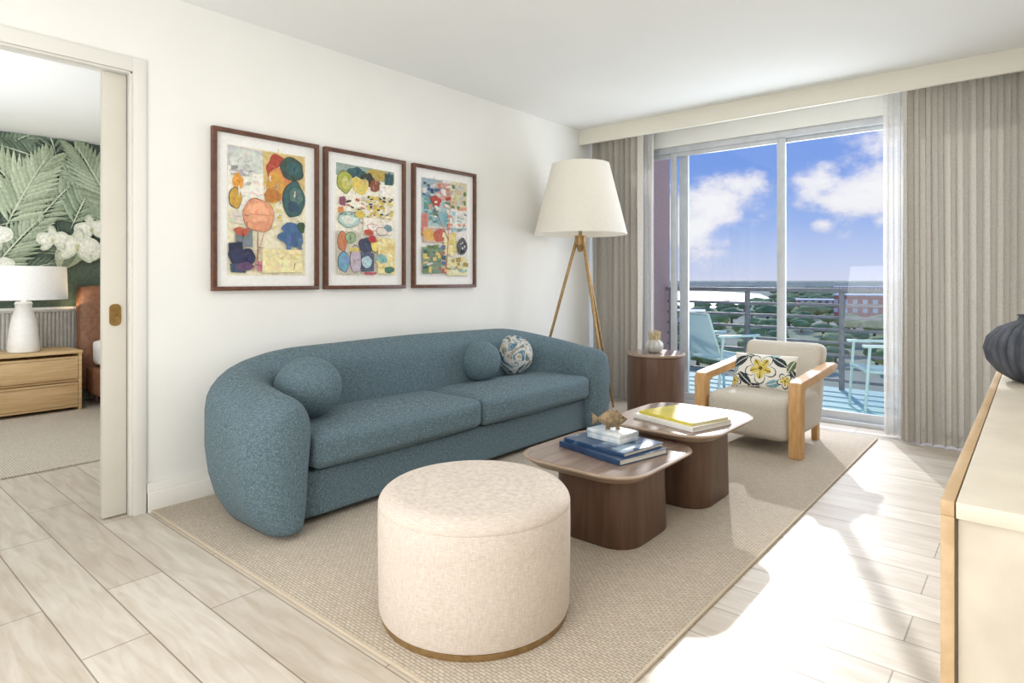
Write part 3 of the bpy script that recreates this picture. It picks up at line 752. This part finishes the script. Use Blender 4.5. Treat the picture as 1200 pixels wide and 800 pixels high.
A1=(CR,[('r',0,0,.5,.2,GR),('r',0,.15,.45,.5,WH),('e',.22,.1,.2,.08,(200,202,194)),('r',.42,0,1,.3,(210,178,112)),('e',.62,.14,.14,.10,RD),('e',.72,.22,.16,.1,OR),
 ('r',.02,.18,.3,.24,(170,170,164)),('g',.03,.13,.35,.3,4,6,[(180,180,176),(140,140,142),(210,208,200)],.6),
 ('e',.6,.3,.12,.12,(214,150,60)),('e',.55,.36,.1,.05,(190,116,50)),('e',.84,.12,.14,.08,(66,84,72)),('e',.84,.12,.09,.05,TE),
 ('o',.84,.37,.15,.15,BK,TE),('e',.86,.34,.08,.06,(88,122,110)),('e',.82,.43,.07,.04,(54,78,104)),('g',.48,.42,.66,.62,4,5,[YE,(236,218,140),(222,202,120)],.8),
 ('e',.12,.27,.06,.05,(228,150,50)),('o',.08,.41,.08,.08,BK,(202,156,62)),('r',.02,.5,.2,.6,(208,200,184)),
 ('l',.36,.66,.36,.95,.006,(150,90,70)),('o',.37,.52,.19,.13,(168,92,60),CO),('e',.36,.5,.12,.07,(236,164,122)),('l',.22,.52,.52,.52,.003,(200,110,80)),
 ('r',.08,.63,.3,.78,(112,120,132)),('e',.17,.66,.08,.03,(186,90,60)),('r',.0,.74,.18,.82,NV),('e',.14,.86,.13,.07,(50,52,86)),('r',.02,.9,.22,.98,DB),('e',.2,.93,.09,.03,PU),
 ('r',.66,.58,.78,.7,(192,182,148)),('e',.8,.62,.12,.05,BL),('e',.84,.7,.15,.06,(62,96,142)),('r',.72,.66,.8,.8,(76,110,152)),('r',.88,.68,.95,.8,(84,112,142)),('e',.93,.6,.05,.04,(56,84,66)),
 ('r',.4,.78,.95,.98,(228,214,156)),('g',.4,.8,.95,.97,7,4,[(236,222,168),(216,198,130),(228,206,148)],.8),('l',.3,.97,.45,.62,.004,(196,120,110)),('r',.34,.88,.42,.97,(190,106,124))])
A2=((230,225,207),[('r',0,0,1,.12,(144,162,154)),('e',.35,.07,.14,.06,TE),('e',.7,.06,.2,.05,(184,156,70)),('r',.8,.02,.98,.14,(56,90,98)),('e',.52,.12,.1,.06,(64,64,58)),
 ('o',.14,.17,.13,.1,BK,(168,170,70)),('e',.16,.17,.06,.05,(200,194,98)),('e',.4,.18,.12,.07,(218,192,96)),('e',.66,.17,.1,.05,(144,78,60)),('r',.7,.14,.95,.26,(230,226,214)),
 ('g',.18,.3,.6,.4,7,4,[(80,72,56),(190,170,116),(206,88,60)],.8),('g',.5,.26,.98,.5,9,10,[YE,(210,172,54),(232,204,90),(60,54,40)],1.3),('r',.04,.29,.16,.38,(142,86,104)),('r',.02,.38,.12,.44,(220,128,62)),
 ('o',.2,.5,.17,.07,(86,122,114),(170,200,190)),('e',.2,.5,.1,.035,(210,216,200)),('r',.05,.44,.3,.46,(64,92,102)),('e',.38,.44,.07,.03,(210,186,72)),
 ('r',.42,.46,.98,.62,(230,224,210)),('o',.6,.55,.1,.035,(164,70,60),(230,220,206)),('o',.75,.58,.1,.04,(144,60,60),(224,208,196)),('e',.52,.6,.07,.025,(200,80,60)),('e',.86,.55,.06,.03,(114,142,152)),
 ('r',.0,.6,.4,.99,(192,184,164)),('o',.09,.7,.08,.09,(56,70,66),(200,118,80)),('o',.22,.66,.09,.05,(66,66,58),(144,172,126)),('o',.1,.88,.1,.09,(44,54,74),(104,152,180)),('o',.3,.85,.1,.12,(56,46,52),(182,166,178)),('r',.2,.74,.36,.79,(210,184,90)),
 ('e',.48,.72,.12,.06,(68,72,98)),('r',.38,.78,.62,.96,(80,88,112)),('o',.48,.87,.09,.06,(42,46,64),(162,192,202)),('o',.62,.72,.07,.06,(56,56,64),(224,200,100)),('e',.58,.66,.06,.03,(182,60,50)),
 ('r',.66,.64,.98,.98,(226,208,144)),('g',.66,.65,.98,.97,5,9,[(232,216,168),(220,194,118),(234,222,182)],.9),('e',.74,.84,.08,.04,AQ),('e',.86,.94,.08,.03,(76,122,96)),('r',.42,.96,.66,.995,(182,80,98))])
A3=((220,216,208),[('r',0,0,.45,.22,(142,168,178)),('r',.3,.02,.7,.24,(198,154,136)),('r',.6,0,1,.3,(206,194,162)),('r',0,.2,.6,.5,(162,188,188)),('g',0,.0,.4,.2,4,4,[BL,(104,142,172),(198,198,194),(60,80,104)],1.3),('g',.35,.02,.7,.2,4,5,[RD,(190,116,90),AQ,(222,218,208)],1.3),('g',.65,.03,.98,.3,4,5,[(212,184,110),(192,192,184),GN,CO],1.3),
 ('r',.05,.2,.3,.3,(104,152,144)),('e',.3,.23,.1,.05,(182,70,60)),('g',.05,.22,.6,.46,6,6,[(84,142,152),(132,182,192),(220,218,210),CO,(104,132,98)],1.3),('r',.0,.36,.14,.6,(198,116,106)),
 ('e',.44,.4,.12,.06,(124,172,182)),('r',.55,.3,.95,.5,(220,216,206)),('g',.55,.32,.95,.52,4,5,[(142,182,192),(182,198,192),(208,146,120),(114,142,144)],1.1),
 ('r',.02,.5,.5,.66,(202,164,142)),('e',.15,.58,.13,.05,(216,166,80)),('e',.36,.58,.12,.06,(192,94,80)),('o',.86,.68,.11,.09,BK,(90,90,94)),('g',.8,.63,.92,.74,3,4,[(208,208,202),(40,40,44)],1.3),
 ('r',.45,.55,.72,.78,(216,200,134)),('g',.45,.55,.74,.78,3,4,[YE,(198,182,90),(228,218,166)],1.3),('r',.0,.7,.4,.98,(118,142,118)),('g',.0,.68,.5,.99,5,6,[GN,TE,(214,184,98),(178,92,90),(84,104,142),(202,198,184)],1.3),
 ('r',.5,.8,.98,.99,(216,206,162)),('g',.5,.8,.98,.99,5,4,[(214,198,128),(142,182,172),(222,212,184),CO,(162,142,80)],1.3),('l',.1,.15,.55,.62,.005,(150,50,50)),('l',.6,.1,.5,.95,.005,(196,90,70))])
picture(1.853,A1,'walnut framed abstract with coral oval and teal shapes',1)
picture(2.558,A2,'walnut framed abstract with yellow strokes and outlined ovals',2)
picture(3.291,A3,'walnut framed abstract with small blue and red dabs',3)

# ------------------------------------------------------------ bedroom
MX=-3.78
F=Flat(); F.step=.00003; random.seed(11)
y0,y1,z0,z1=.2,3.2,.93,2.565
DG=(78,94,82)
F.poly([(y0,z0),(y1,z0),(y1,z1),(y0,z1)],DG)
def clampp(p): return [(min(max(a,y0),y1),min(max(b,z0),z1)) for a,b in p]
def leaf(y,z,ang,ln,w,c,n=10,rib=None):
    p=[];q=[];m_=[]
    for i in range(n+1):
        t=i/n; ww=w*math.sin(math.pi*min(1,t**.8))
        cx=y+ln*t*math.cos(ang); cz=z+ln*t*math.sin(ang)-.12*ln*t*t
        p.append((cx-ww*math.sin(ang),cz+ww*math.cos(ang))); q.append((cx+ww*math.sin(ang),cz-ww*math.cos(ang))); m_.append((cx,cz))
    try:
        F.poly(clampp(p+q[::-1][1:-1]),c)
        if rib: F.poly(clampp(p+m_[::-1][1:-1]),rib)
    except Exception: pass
def frond(y,z,ang,ln,c,k=15,sp=.36,lw=.02):
    for i in range(k):
        t=.12+.88*i/k; cy=y+ln*t*math.cos(ang); cz=z+ln*t*math.sin(ang)-.2*ln*t*t
        l=sp*(1-.55*t)*(.6+.4*min(1,t*4))
        dd=random.choice((-12,0,12))
        cc=tuple(max(0,x+dd) for x in c); c2=tuple(min(255,x+16) for x in cc)
        leaf(cy,cz,ang+.75-.35*t,l,lw,cc,6,c2); leaf(cy,cz,ang-.75+.3*t,l,lw,cc,6,c2)
    leaf(y,z,ang,ln,.007,(196,204,182),8)
for i in range(26):
    frond(random.uniform(.3,3.0),random.uniform(.95,2.4),random.uniform(.3,2.8),random.uniform(.5,.8),random.choice([(102,118,100),(92,108,92),(112,128,108)]),11,.28,.017)
for i in range(8):
    frond(random.uniform(.9,2.6),random.uniform(1.2,2.3),random.uniform(.4,2.6),random.uniform(.6,.9),random.choice([(138,152,128),(148,162,136),(124,140,116)]),13,.38,.021)
frond(1.62,1.75,2.2,1.05,(164,176,150),15,.50,.024); frond(1.28,1.62,1.2,1.0,(150,163,137),14,.46,.024); frond(2.2,1.85,2.0,.9,(138,152,127),13,.42,.022)
for i in range(10):
    leaf(random.uniform(.9,2.7),random.uniform(.95,1.4),random.uniform(.2,2.9),random.uniform(.4,.65),random.uniform(.08,.12),random.choice([(120,132,108),(142,152,126),(104,116,98)]),12,(160,167,144))
def orchid(y,z,r,rot=0):
    back=(184,190,174); mid=(208,212,198); hi=(222,224,213)
    for a,w in ((1.57,.42),(3.9,.40),(5.5,.40)):
        a+=rot; F.ell(y+math.cos(a)*r*.55,z+math.sin(a)*r*.55,r*.58,r*w*.75,back,a,.08,22,seed=y+a)
        F.ell(y+math.cos(a)*r*.5,z+math.sin(a)*r*.5,r*.44,r*w*.5,mid,a,.08,22,seed=y+a)
    for a in (.2,2.94):
        a+=rot; F.ell(y+math.cos(a)*r*.52,z+math.sin(a)*r*.52,r*.6,r*.5,mid,a,.12,24,seed=y*3+a)
        F.ell(y+math.cos(a)*r*.50,z+math.sin(a)*r*.54,r*.42,r*.34,hi,a,.12,24,seed=y*3+a)
    F.ell(y,z,r*.16,r*.14,(190,192,160)); F.ell(y,z-r*.15,r*.08,r*.12,(176,176,140))
for (yy,zz,r,ro) in ((1.98,1.70,.13,.2),(2.06,1.46,.12,-.2),(1.86,1.52,.17,-.1),(1.66,1.58,.12,.1),(2.3,1.5,.1,0),(1.18,1.62,.16,-.3),(1.22,1.30,.14,.2)): orchid(yy,zz,r,ro)
obj(F.mesh('mural'),'wall_mural',loc=(MX+.002,0,0),label='tropical leaf and white orchid wallpaper mural in the bedroom',kind=STR)
bm=bmesh.new(); bbox(bm,MX,MX+.02,-.6,3.4,0,.9,.001)
yy=-.58
while yy<3.38:
    bbox(bm,MX+.02,MX+.034,yy,yy+.022,.02,.885,.003); yy+=.032
bbox(bm,MX,MX+.045,-.6,3.4,.885,.905,.002)
struct(finish(bm,'wain',M('wainscot_grey',(184,182,176),(198,196,190),rough=.6,scale=20)),'trim_4','grey slatted wainscot panel below the mural')
o=empty('nightstand',(-3.45,1.39,0),'light oak nightstand with two drawers holding a lamp','nightstand')
ny=.375
obj(boxes('body',[(-.27,.232,-ny,-ny+.025,.0,.52),(-.27,.232,ny-.025,ny,.0,.52),(-.27,.232,-ny+.025,ny-.025,.03,.05),(-.27,-.25,-ny+.025,ny-.025,.05,.52),(-.27,.22,-ny+.025,ny-.025,.265,.285)],OAKH,.003),'body',parent=o)
obj(box('top',-.27,.25,-ny-.004,ny+.004,.521,.548,OAKH,.005),'top_panel',parent=o)
for zz in (.052,.289):
    d=obj(box('drawer',-.2,.238,-ny+.03,ny-.03,zz,zz+.205,OAKH,.004),'drawer',parent=o)
    obj(boxes('lip',[(.239,.246,-ny+.05,ny-.05,zz+.188,zz+.2)],OAKV,.001),'handle',parent=d)
o=empty('table_lamp',(-3.40,1.37,.5485),'white ceramic table lamp with white drum shade','table lamp')
obj(lathe('base',[(.095,0),(.112,.006),(.117,.03),(.114,.10),(.104,.20),(.088,.30),(.070,.37),(.060,.41),(.066,.435),(.056,.452),(.02,.455),(.012,.47),(.012,.56)],WHITEC,48),'base',parent=o)
bm=bmesh.new(); rings=[]
for (r,zz) in ((.325,.47),(.315,.765),(.311,.765),(.321,.47)):
    rings.append([bm.verts.new((r*math.cos(2*math.pi*i/48),r*math.sin(2*math.pi*i/48),zz)) for i in range(48)])
for k in range(4):
    a,b_=rings[k],rings[(k+1)%4]
    for i in range(48): bm.faces.new((a[i],a[(i+1)%48],b_[(i+1)%48],b_[i]))
obj(finish(bm,'shade',SHADE2,angle=60),'lamp_shade',parent=o)
bm=bmesh.new()
for a in (0,2.09,4.19): tube(bm,(0,0,.56),(.315*math.cos(a),.315*math.sin(a),.60),.003,seg=6)
obj(finish(bm,'sp',BRASS),'shade_support',parent=o)
o=empty('bed',(-2.7,2.75,0),'bed with brown leather headboard and white bedding','bed')
obj(puffy('hb',-1.0,-.84,-.92,.92,.12,1.14,LEATHER,e=7,puff=(.01,0,0),n=14,wr=0),'headboard',parent=o,label='brown leather headboard')
obj(puffy('fr',-.84,1.15,-.88,.88,.10,.36,LEATHER,e=3,puff=(0,0,0),wr=0),'bed_frame',parent=o,label='brown leather bed frame')
obj(puffy('ma',-.82,1.1,-.84,.84,.361,.62,PAPER,e=5,puff=(0,0,.01)),'mattress',parent=o,label='white mattress and bedding')
for a in (-.75,1.05):
    for b_ in (-.8,.8):
        bm=bmesh.new(); tube(bm,(a,b_,.013),(a,b_,.12),.025,.03,12)
        obj(finish(bm,'legs',WALNUT),'leg',parent=o)
obj(box('rug',-3.12,-1.22,.05,3.6,.001,.012,RUG2,.003),'rug',label='light beige woven rug beside the bed',cat='rug')

# ------------------------------------------------------------ balcony
struct(box('floor_balcony',-.4,5.2,WY+.12,7.75,-.25,-.03,AQFLOOR,0),'floor_balcony','turquoise painted balcony floor')
struct(box('wall_balcony',-.55,-.27,WY+.12,7.7,-.25,3.0,TERRA,0),'wall_balcony','terracotta pink stucco side wall of the balcony')
o=empty('railing',(1.9,7.6,-.03),'grey metal balcony railing with horizontal bars','railing')
x0,x1=-2.15,3.3
obj(boxes('top',[(x0,x1,-.04,.04,1.085,1.13)],RAILM,.004),'top_rail',parent=o)
for k in range(7):
    bm=bmesh.new(); zz=.10+k*.14; tube(bm,(x0,0,zz),(x1,0,zz),.016,seg=10)
    obj(finish(bm,'bar',RAILM),'bar',parent=o)
for xx in (-2.1,-.88,.42,1.72-1.9+.18,):
    pass
for xx in (-2.1,-1.1,-.06,.40,1.7,3.2):
    obj(box('post',xx-.025,xx+.025,-.025,.025,0,1.085,RAILM,.002),'post',parent=o)

def patio(loc,rz,label):
    r=empty('patio_chair',loc,label,'chair',rot=(0,0,rz),group='mint balcony chairs')
    for sx in (-1,1):
        x=sx*.27
        for (ya,yb) in ((-.24,-.20),(.27,.20)):
            bm=bmesh.new(); tube(bm,(x,ya,0),(x,yb,.615),.014)
            obj(finish(bm,'l',AQUA),'leg',parent=r)
        bm=bmesh.new(); bbox(bm,x-.025,x+.025,-.26,.26,.615,.64,.006)
        obj(finish(bm,'a',AQUA),'armrest',parent=r)
    bm=bmesh.new(); tube(bm,(-.25,-.22,.40),(.25,-.22,.40),.012); tube(bm,(-.25,.22,.38),(.25,.22,.38),.012)
    for sx in (-1,1):
        tube(bm,(sx*.25,-.24,.40),(sx*.25,.22,.37),.013); tube(bm,(sx*.25,.20,.37),(sx*.23,.36,.86),.013)
    tube(bm,(-.23,.36,.86),(.23,.36,.86),.013)
    obj(finish(bm,'f',AQUA),'frame',parent=r)
    obj(box('s',-.24,.24,-.23,.21,.385,.40,AQUAS,.004),'seat',parent=r)
    bm=bmesh.new(); 
    vs=[bm.verts.new(p) for p in ((-.235,.215,.42),(.235,.215,.42),(.22,.35,.845),(-.22,.35,.845),(-.235,.227,.42),(.235,.227,.42),(.22,.362,.845),(-.22,.362,.845))]
    for f in ((0,1,2,3),(7,6,5,4),(0,4,5,1),(1,5,6,2),(2,6,7,3),(3,7,4,0)): bm.faces.new([vs[i] for i in f])
    obj(finish(bm,'bk',AQUAS,smooth=False),'backrest',parent=r)
patio((.86,6.66,-.03),math.radians(150),'pale mint sling patio chair near the balcony railing')
patio((2.42,6.62,-.03),math.radians(-65),'pale mint sling patio chair near the glass door')

# ------------------------------------------------------------ city beyond
GZ=-14
C=Vector((3.492,0,1.2))
def at(u,t):
    a=(u-600)/723.0; return (C.x+t*(-.6479+.7618*a), t*(.7618+.6479*a))
GRD=M('ground_land',(158,168,128),(196,190,164),rough=1,scale=.02,detail=8)
bm=bmesh.new(); bmesh.ops.create_grid(bm,x_segments=2,y_segments=2,size=4000)
obj(finish(bm,'g',GRD),'ground',loc=(0,4050,GZ),label='flat green and pale suburban land below the balcony',kind='stuff')
bm=bmesh.new(); pts=[]
for (u,t) in ((700,290),(770,280),(815,300),(868,360),(905,470),(890,640),(830,760),(740,780),(660,700),(650,400)):
    x,y=at(u,t); pts.append(bm.verts.new((x,y,0)))
bm.faces.new(pts)
obj(finish(bm,'w',M('lagoon_water',(206,218,226),(228,234,238),rough=.25,scale=.05)),'lagoon',loc=(0,0,GZ+.15),label='pale lagoon water beyond the trees',cat='water',kind='stuff')
TR=[M('tree_green',(146,162,102),(188,196,128),rough=1,scale=.8),M('tree_dark',(124,144,96),(160,174,116),rough=1,scale=.8)]
BARK=M('bark',(140,124,104),rough=1,scale=3)
tm=[]
for s in range(4):
    bm=bmesh.new(); bmesh.ops.create_icosphere(bm,subdivisions=3,radius=1)
    for v in bm.verts:
        v.co*=1+.4*noise.noise(v.co*2.4+Vector((s*9,0,0))); v.co.z=v.co.z*.7+1.15
    for f in bm.faces: f.material_index=0
    tube(bm,(0,0,0),(0,0,1.0),.14,.10,8,mi=1)
    tm.append(finish(bm,'treem',[TR[s%2],BARK],angle=180))
FW=facade_mat('facade_white',(244,242,238),(196,204,212)); FR=facade_mat('facade_red',(214,122,108),(232,222,214))
BW=M('building_white',(244,243,241),(248,247,245),rough=.8,scale=1); BR=M('building_red',(206,114,100),(214,128,114),rough=.8,scale=1)
WHX=M('warehouse_white',(246,245,243),(250,249,248),rough=.8,scale=1)
taken=[]
def building(u,t,w,d,h,mats,label,rz=.2):
    x,y=at(u,t); r=empty('building',(x,y,GZ),label,'building',rot=(0,0,rz)); taken.append((x,y,math.hypot(w,d)/2))
    obj(box('b',-w/2,w/2,-d/2,d/2,0,h,mats[0],0),'body',parent=r)
    obj(box('r',-w/2-.4,w/2+.4,-d/2-.4,d/2+.4,h,h+.5,mats[1],0),'roof',parent=r)
building(1018,215,20,14,9.5,(FR,BW),'red apartment building with white roof beyond the railing',.1)
building(1112,210,16,14,10.5,(FW,BR),'white apartment building with red roof trim',.1)
building(965,300,24,14,5,(FR,BW),'low red building with white trim among trees',.3)
building(790,235,22,16,3,(WHX,WHX),'small white flat-roofed building among trees',.4)
building(1010,560,44,30,8,(FR,BW),'red building with white roof near the horizon',.2)
random.seed(4)
cnt=0; tries=0
while cnt<210 and tries<30000:
    tries+=1
    u=random.uniform(755,1050); t=100+700*random.random()**1.2
    if 285<t<780 and u<905-max(0,(430-t))*.25 and t>290: continue
    x,y=at(u,t); sc=random.uniform(1.6,2.8)*(1+t/500); rr=sc*1.28
    if any(math.hypot(x-a,y-b)<rr+c for a,b,c in taken): continue
    taken.append((x,y,rr)); cnt+=1
    tr=obj(tm[cnt%4],'tree',loc=(x,y,GZ),rot=(0,0,random.uniform(0,6)),label='round green broadleaf tree in the distant neighbourhood',cat='tree',group='trees beyond the balcony')
    tr.scale=(sc,sc,min(2.9,sc*random.uniform(.6,.85)))
bm=bmesh.new()
for i in range(600):
    u=random.uniform(700,1110); t=random.uniform(820,1900); x,y=at(u,t)
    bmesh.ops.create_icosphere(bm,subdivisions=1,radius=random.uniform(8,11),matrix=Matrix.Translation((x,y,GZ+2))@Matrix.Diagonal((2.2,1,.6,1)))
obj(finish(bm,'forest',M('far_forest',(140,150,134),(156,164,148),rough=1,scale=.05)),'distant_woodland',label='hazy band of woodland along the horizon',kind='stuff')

# ------------------------------------------------------------ world: sky with clouds
w=bpy.data.worlds.new('World'); scene.world=w; w.use_nodes=True
nt=w.node_tree; N=nt.nodes; L=nt.links; bg=N['Background']
tc=N.new('ShaderNodeTexCoord'); nrm=N.new('ShaderNodeVectorMath'); nrm.operation='NORMALIZE'; L.new(tc.outputs['Generated'],nrm.inputs[0])
sep=N.new('ShaderNodeSeparateXYZ'); L.new(nrm.outputs[0],sep.inputs[0])
sky=N.new('ShaderNodeValToRGB'); cr=sky.color_ramp
cr.elements[0].position=0; cr.elements[0].color=srgb(212,218,242)
cr.elements[1].position=1; cr.elements[1].color=srgb(110,150,222)
for p,c in ((.04,(190,206,243)),(.09,(154,183,240)),(.17,(124,161,234)),(.3,(108,150,230))):
    e=cr.elements.new(p); e.color=srgb(*c)
L.new(sep.outputs[2],sky.inputs[0])
def math_(op,a,b=None,clamp=False):
    n=N.new('ShaderNodeMath'); n.operation=op; n.use_clamp=clamp
    for i,v in enumerate((a,b)):
        if v is None: continue
        if isinstance(v,(int,float)): n.inputs[i].default_value=v
        else: L.new(v,n.inputs[i])
    return n.outputs[0]
nz=N.new('ShaderNodeTexNoise'); nz.inputs['Scale'].default_value=13; nz.inputs['Detail'].default_value=10; nz.inputs['Roughness'].default_value=.6
mp=N.new('ShaderNodeMapping'); mp.inputs['Scale'].default_value=(1,1,1.5); L.new(nrm.outputs[0],mp.inputs[0]); L.new(mp.outputs[0],nz.inputs['Vector'])
tot=None
def pixdir(u,v):
    a=(u-600)/723.0; return Vector((-.6479+.7618*a,.7618+.6479*a,(327-v)/723.0)).normalized()
blobs=[(838,240,.055,1.0),(868,218,.032,.9),(812,268,.05,.9),(780,240,.045,.8),(785,272,.05,.8),(1000,235,.05,1.0),(1035,222,.055,1.0),(965,212,.03,.8),(1042,165,.035,.9),(965,262,.018,.9),(1120,200,.1,.8),(700,220,.08,.8),(830,300,.03,.5),(1030,258,.03,.7)]
for (u,v,rad,amp) in blobs:
    d=pixdir(u,v)
    sub=N.new('ShaderNodeVectorMath'); sub.operation='SUBTRACT'; L.new(nrm.outputs[0],sub.inputs[0]); sub.inputs[1].default_value=d
    mu=N.new('ShaderNodeVectorMath'); mu.operation='MULTIPLY'; L.new(sub.outputs[0],mu.inputs[0]); mu.inputs[1].default_value=(1,1,1.5)
    ln=N.new('ShaderNodeVectorMath'); ln.operation='LENGTH'; L.new(mu.outputs[0],ln.inputs[0])
    q=math_('DIVIDE',ln.outputs['Value'],rad*1.8); q=math_('SUBTRACT',1.0,q,True); q=math_('MULTIPLY',q,amp)
    tot=q if tot is None else math_('MAXIMUM',tot,q)
nzf=math_('SUBTRACT',nz.outputs['Fac'],.5)
val=math_('ADD',tot,math_('MULTIPLY',nzf,2.0))
gate=math_('MULTIPLY',tot,5.0,True)
cl=N.new('ShaderNodeMapRange'); cl.inputs[1].default_value=.18; cl.inputs[2].default_value=.65; L.new(val,cl.inputs[0]); cl.interpolation_type='SMOOTHSTEP'
cmask=math_('MULTIPLY',cl.outputs[0],gate,True)
cc=N.new('ShaderNodeValToRGB'); cc.color_ramp.elements[0].position=.2; cc.color_ramp.elements[0].color=srgb(218,218,240); cc.color_ramp.elements[1].position=.85; cc.color_ramp.elements[1].color=srgb(250,249,251)
L.new(val,cc.inputs[0])
mx=N.new('ShaderNodeMix'); mx.data_type='RGBA'; L.new(cmask,mx.inputs[0]); L.new(sky.outputs[0],mx.inputs[6]); L.new(cc.outputs[0],mx.inputs[7])
L.new(mx.outputs[2],bg.inputs['Color']); bg.inputs['Strength'].default_value=1.0

# ------------------------------------------------------------ lights
def light(name,typ,loc,energy,color=(1,1,1),**k):
    l=bpy.data.lights.new(name,typ); l.energy=energy; l.color=color
    for a,b_ in k.items(): setattr(l,a,b_)
    o=bpy.data.objects.new(name,l); COL.objects.link(o); o.location=loc; return o
alt=math.radians(24)
dirv=Vector((.39*math.cos(alt),-.921*math.cos(alt),-math.sin(alt)))
s=light('sun','SUN',(0,20,12),2.7,(1,.98,.95),angle=math.radians(.8)); s.rotation_euler=dirv.to_track_quat('-Z','Y').to_euler()
def area(name,loc,to,size,energy,color=(1,1,1),sy=None):
    o=light(name,'AREA',loc,energy,color,size=size)
    if sy: o.data.shape='RECTANGLE'; o.data.size_y=sy
    o.rotation_euler=(Vector(to)-Vector(loc)).to_track_quat('-Z','Y').to_euler(); return o
area('skylight_window',(2.0,5.9,1.5),(1.9,0,.8),1.9,60,(.95,.975,1),2.1)  # added fill just outside the glass doors, boosts the daylight coming in
area('rear_fill',(2.6,-1.3,2.2),(1.4,4.2,1.0),2.2,31,(1,.99,.97),1.4)  # added softbox-style fill behind the camera, not a room fixture
area('ceiling_fill',(2.0,-.9,.9),(2.0,2.6,2.69),2.2,42,(.99,.995,1),1.2)  # added fill behind the camera, aimed up to brighten the ceiling
area('overhead_fill',(2.1,2.9,2.66),(2.1,2.9,0),2.6,16,(1,.99,.97),3.4)  # added soft overhead fill to even out the room, no fixture there
area('bedroom_fill',(-1.5,.0,2.3),(-3.2,1.6,.8),1.6,36,(.98,.99,1))  # added fill to brighten the bedroom, not one of its lamps
area('bedroom_ceiling_fill',(-1.9,.2,.9),(-2.2,.9,2.57),1.6,28,(.93,.97,1))  # added cool fill thrown up at the bedroom ceiling
light('table_lamp_bulb','POINT',(-3.40,1.37,1.15),1.2,(1,.94,.86),shadow_soft_size=.06)
light('floor_lamp_bulb','POINT',(LX,LY,1.9),1.2,(1,.96,.88),shadow_soft_size=.06)
area('headboard_glow',(-3.68,1.8,.92),(-3.8,1.8,1.4),.05,2.6,(1,.72,.42),2.0)

# ------------------------------------------------------------ camera
cam=bpy.data.cameras.new('camera'); co=bpy.data.objects.new('camera',cam); COL.objects.link(co)
co.location=(3.492,0,1.2); co.rotation_euler=(math.pi/2,0,math.atan(615/723.))
cam.sensor_width=36; cam.lens=723/1200*36; cam.shift_y=-73/1200; cam.clip_start=.05; cam.clip_end=6000
scene.camera=co
